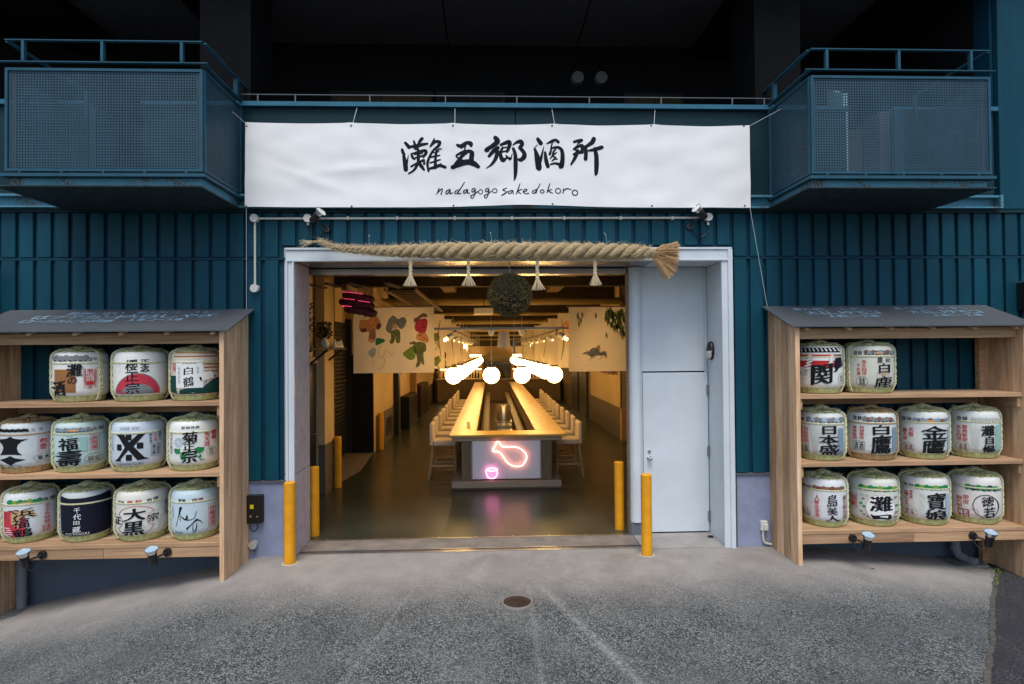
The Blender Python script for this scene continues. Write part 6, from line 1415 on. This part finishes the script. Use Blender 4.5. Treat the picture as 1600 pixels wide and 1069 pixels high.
# ================================================================ SMALL WALL FITTINGS
eb = thing('switch_box', 'dark brown switch box with yellow sticker beside the left bollard', 'switch box', (-2.65, 0, .39))
t = MB(); t.bev(-2.76, -2.555, -.06, .012, .39, .70, .005); t.build('case', brown_box, eb)
t = MB(); t.box(-2.682, -2.642, -.0625, -.0605, .555, .6); t.build('sticker', sticker, eb)
t = MB(); t.cyl((-2.60, -.06, .47), (-2.60, -.072, .47), .01, seg=10); t.cyl((-2.67, -.06, .47), (-2.67, -.075, .475), .014, seg=10); t.build('switch', chrome, eb)
t = MB(); t.tube(smooth_path([(-2.69, -.05, .39), (-2.68, -.05, .33), (-2.65, -.05, .3), (-2.61, -.05, .33), (-2.60, -.05, .39)], 5, False), .006, 6); t.build('cable', blackm, eb, True)
jb = thing('junction_box', 'round grey junction cover low on the wall beside the left shelf', 'junction box', (-2.66, 0, .14))
t = MB(); t.cyl((-2.665, -.04, .145), (-2.665, .012, .145), .045, seg=24); t.build('cover', M('grey beige cover', (.42, .4, .36), .5), jb, True); t = MB(); t.cyl((-2.78, -.015, .145), (-2.71, -.015, .145), .012, seg=8); t.build('pipe', conduit_m, jb)
t = MB(); t.cyl((-2.665, -.02, .06), (-2.665, .012, .06), .014, seg=10); single(t.build('pipe_stub', greypvc), 'tiny dark pipe end below the round grey cover', 'pipe stub')
ol = thing('outlet_box', 'cream outdoor outlet box with bent conduit beside the right shelf', 'outlet', (3.13, 0, .2))
t = MB(); t.bev(3.09, 3.17, -.03, .012, .19, .3, .005); t.bev(3.115, 3.165, -.055, -.03, .2, .27, .005); t.build('cover', whitepl, ol)
t = MB(); t.tube(smooth_path([(3.12, -.01, .19), (3.12, -.01, .1), (3.14, -.01, .05), (3.2, -.01, .03), (3.26, -.01, .02)], 5, False), .013, 8); t.build('pipe', conduit_m, ol, True)
# drain pipes
for x, lb, el in ((5.34, 'grey drain pipe with elbow under the right shelf', 1), (-5.12, 'grey blue drain pipe under the left shelf end', 0)):
    dp = thing('drain_pipe', lb, 'drain pipe', (x, -.1, zg(x, 0))); z0 = zg(x, 0)
    t = MB(); pts = [(x, -.08, .8), (x, -.08, z0 + .13)] + ([(x + .01, -.12, z0 + .07), (x + .05, -.2, z0 + .045), (x + .07, -.25, z0 + .04)] if el else [(x, -.08, z0 + .01)]); t.tube(pts, .048, 18, caps=True); t.build('pipe', greypvc, dp, True)
    t = MB(); t.cyl((x, -.08, z0 + .12), (x, -.08, z0 + .17), .054, seg=18)
    if el: t.tube([(x + .06, -.225, z0 + .042), (x + .08, -.275, z0 + .037)], .053, 18)
    t.build('coupling', greypvc, dp, True)
    t = MB(); t.bev(x - .25, x + .2, -.32, -.0, z0 - .03, z0 + .02, .01); single(t.build('drain_pad', M('damp drain concrete', (.12, .13, .13), .7, nscale=8, namt=.3)), 'small damp concrete pad under the %s drain pipe' % ('right' if el else 'left'), 'drain pad')
t = MB(); t.box(-2.0 - 1.2, -2.0 - 1.18, -.3, -.0, .0, .01)
# hood at far left edge and dark lamp at far right edge
hd = thing('wall_hood', 'dark boxy wall hood with pale sloping top cut off by the left photo edge', 'hood', (-5.7, 0, 2.9))
t = MB(); t.bev(-6.2, -5.5, -.35, -.0, 2.78, 3.1, .005); t.build('box', M('hood black', (.012, .014, .016), .5), hd)
t = MB(); t.prism([(-.38, 3.10), (0, 3.2), (0, 3.215), (-.38, 3.115)], 'X', -6.25, -5.47); t.build('cover', roofmat, hd)
rl_ = thing('sign_box', 'black lamp box with pale rim cut off by the right photo edge', 'lamp box', (6.35, 0, 3.0))
t = MB(); t.bev(6.2, 6.5, -.2, -.0, 2.7, 3.03, .01); t.build('box', blackm, rl_); t = MB(); t.box(6.2, 6.5, -.205, -.0, 3.031, 3.05); t.build('rim', silver, rl_)
# fallen leaf and litter specks on the ground
random.seed(14)
for k, (x, y, lb) in enumerate(((4.35, -.32, 'dark dry leaf on the concrete before the right shelf'), (4.0, -.62, 'small brown leaf on the paving near the right shelf'))):
    m = MB(); z = zg(x, y) + .008; m.add([(x - .025, y, z), (x, y - .01, z + .008), (x + .03, y + .005, z), (x, y + .012, z + .004)], [(0, 1, 2, 3)]); single(m.build('leaf', M('dry leaf', (.05, .035, .025), .8)), lb, 'leaf')
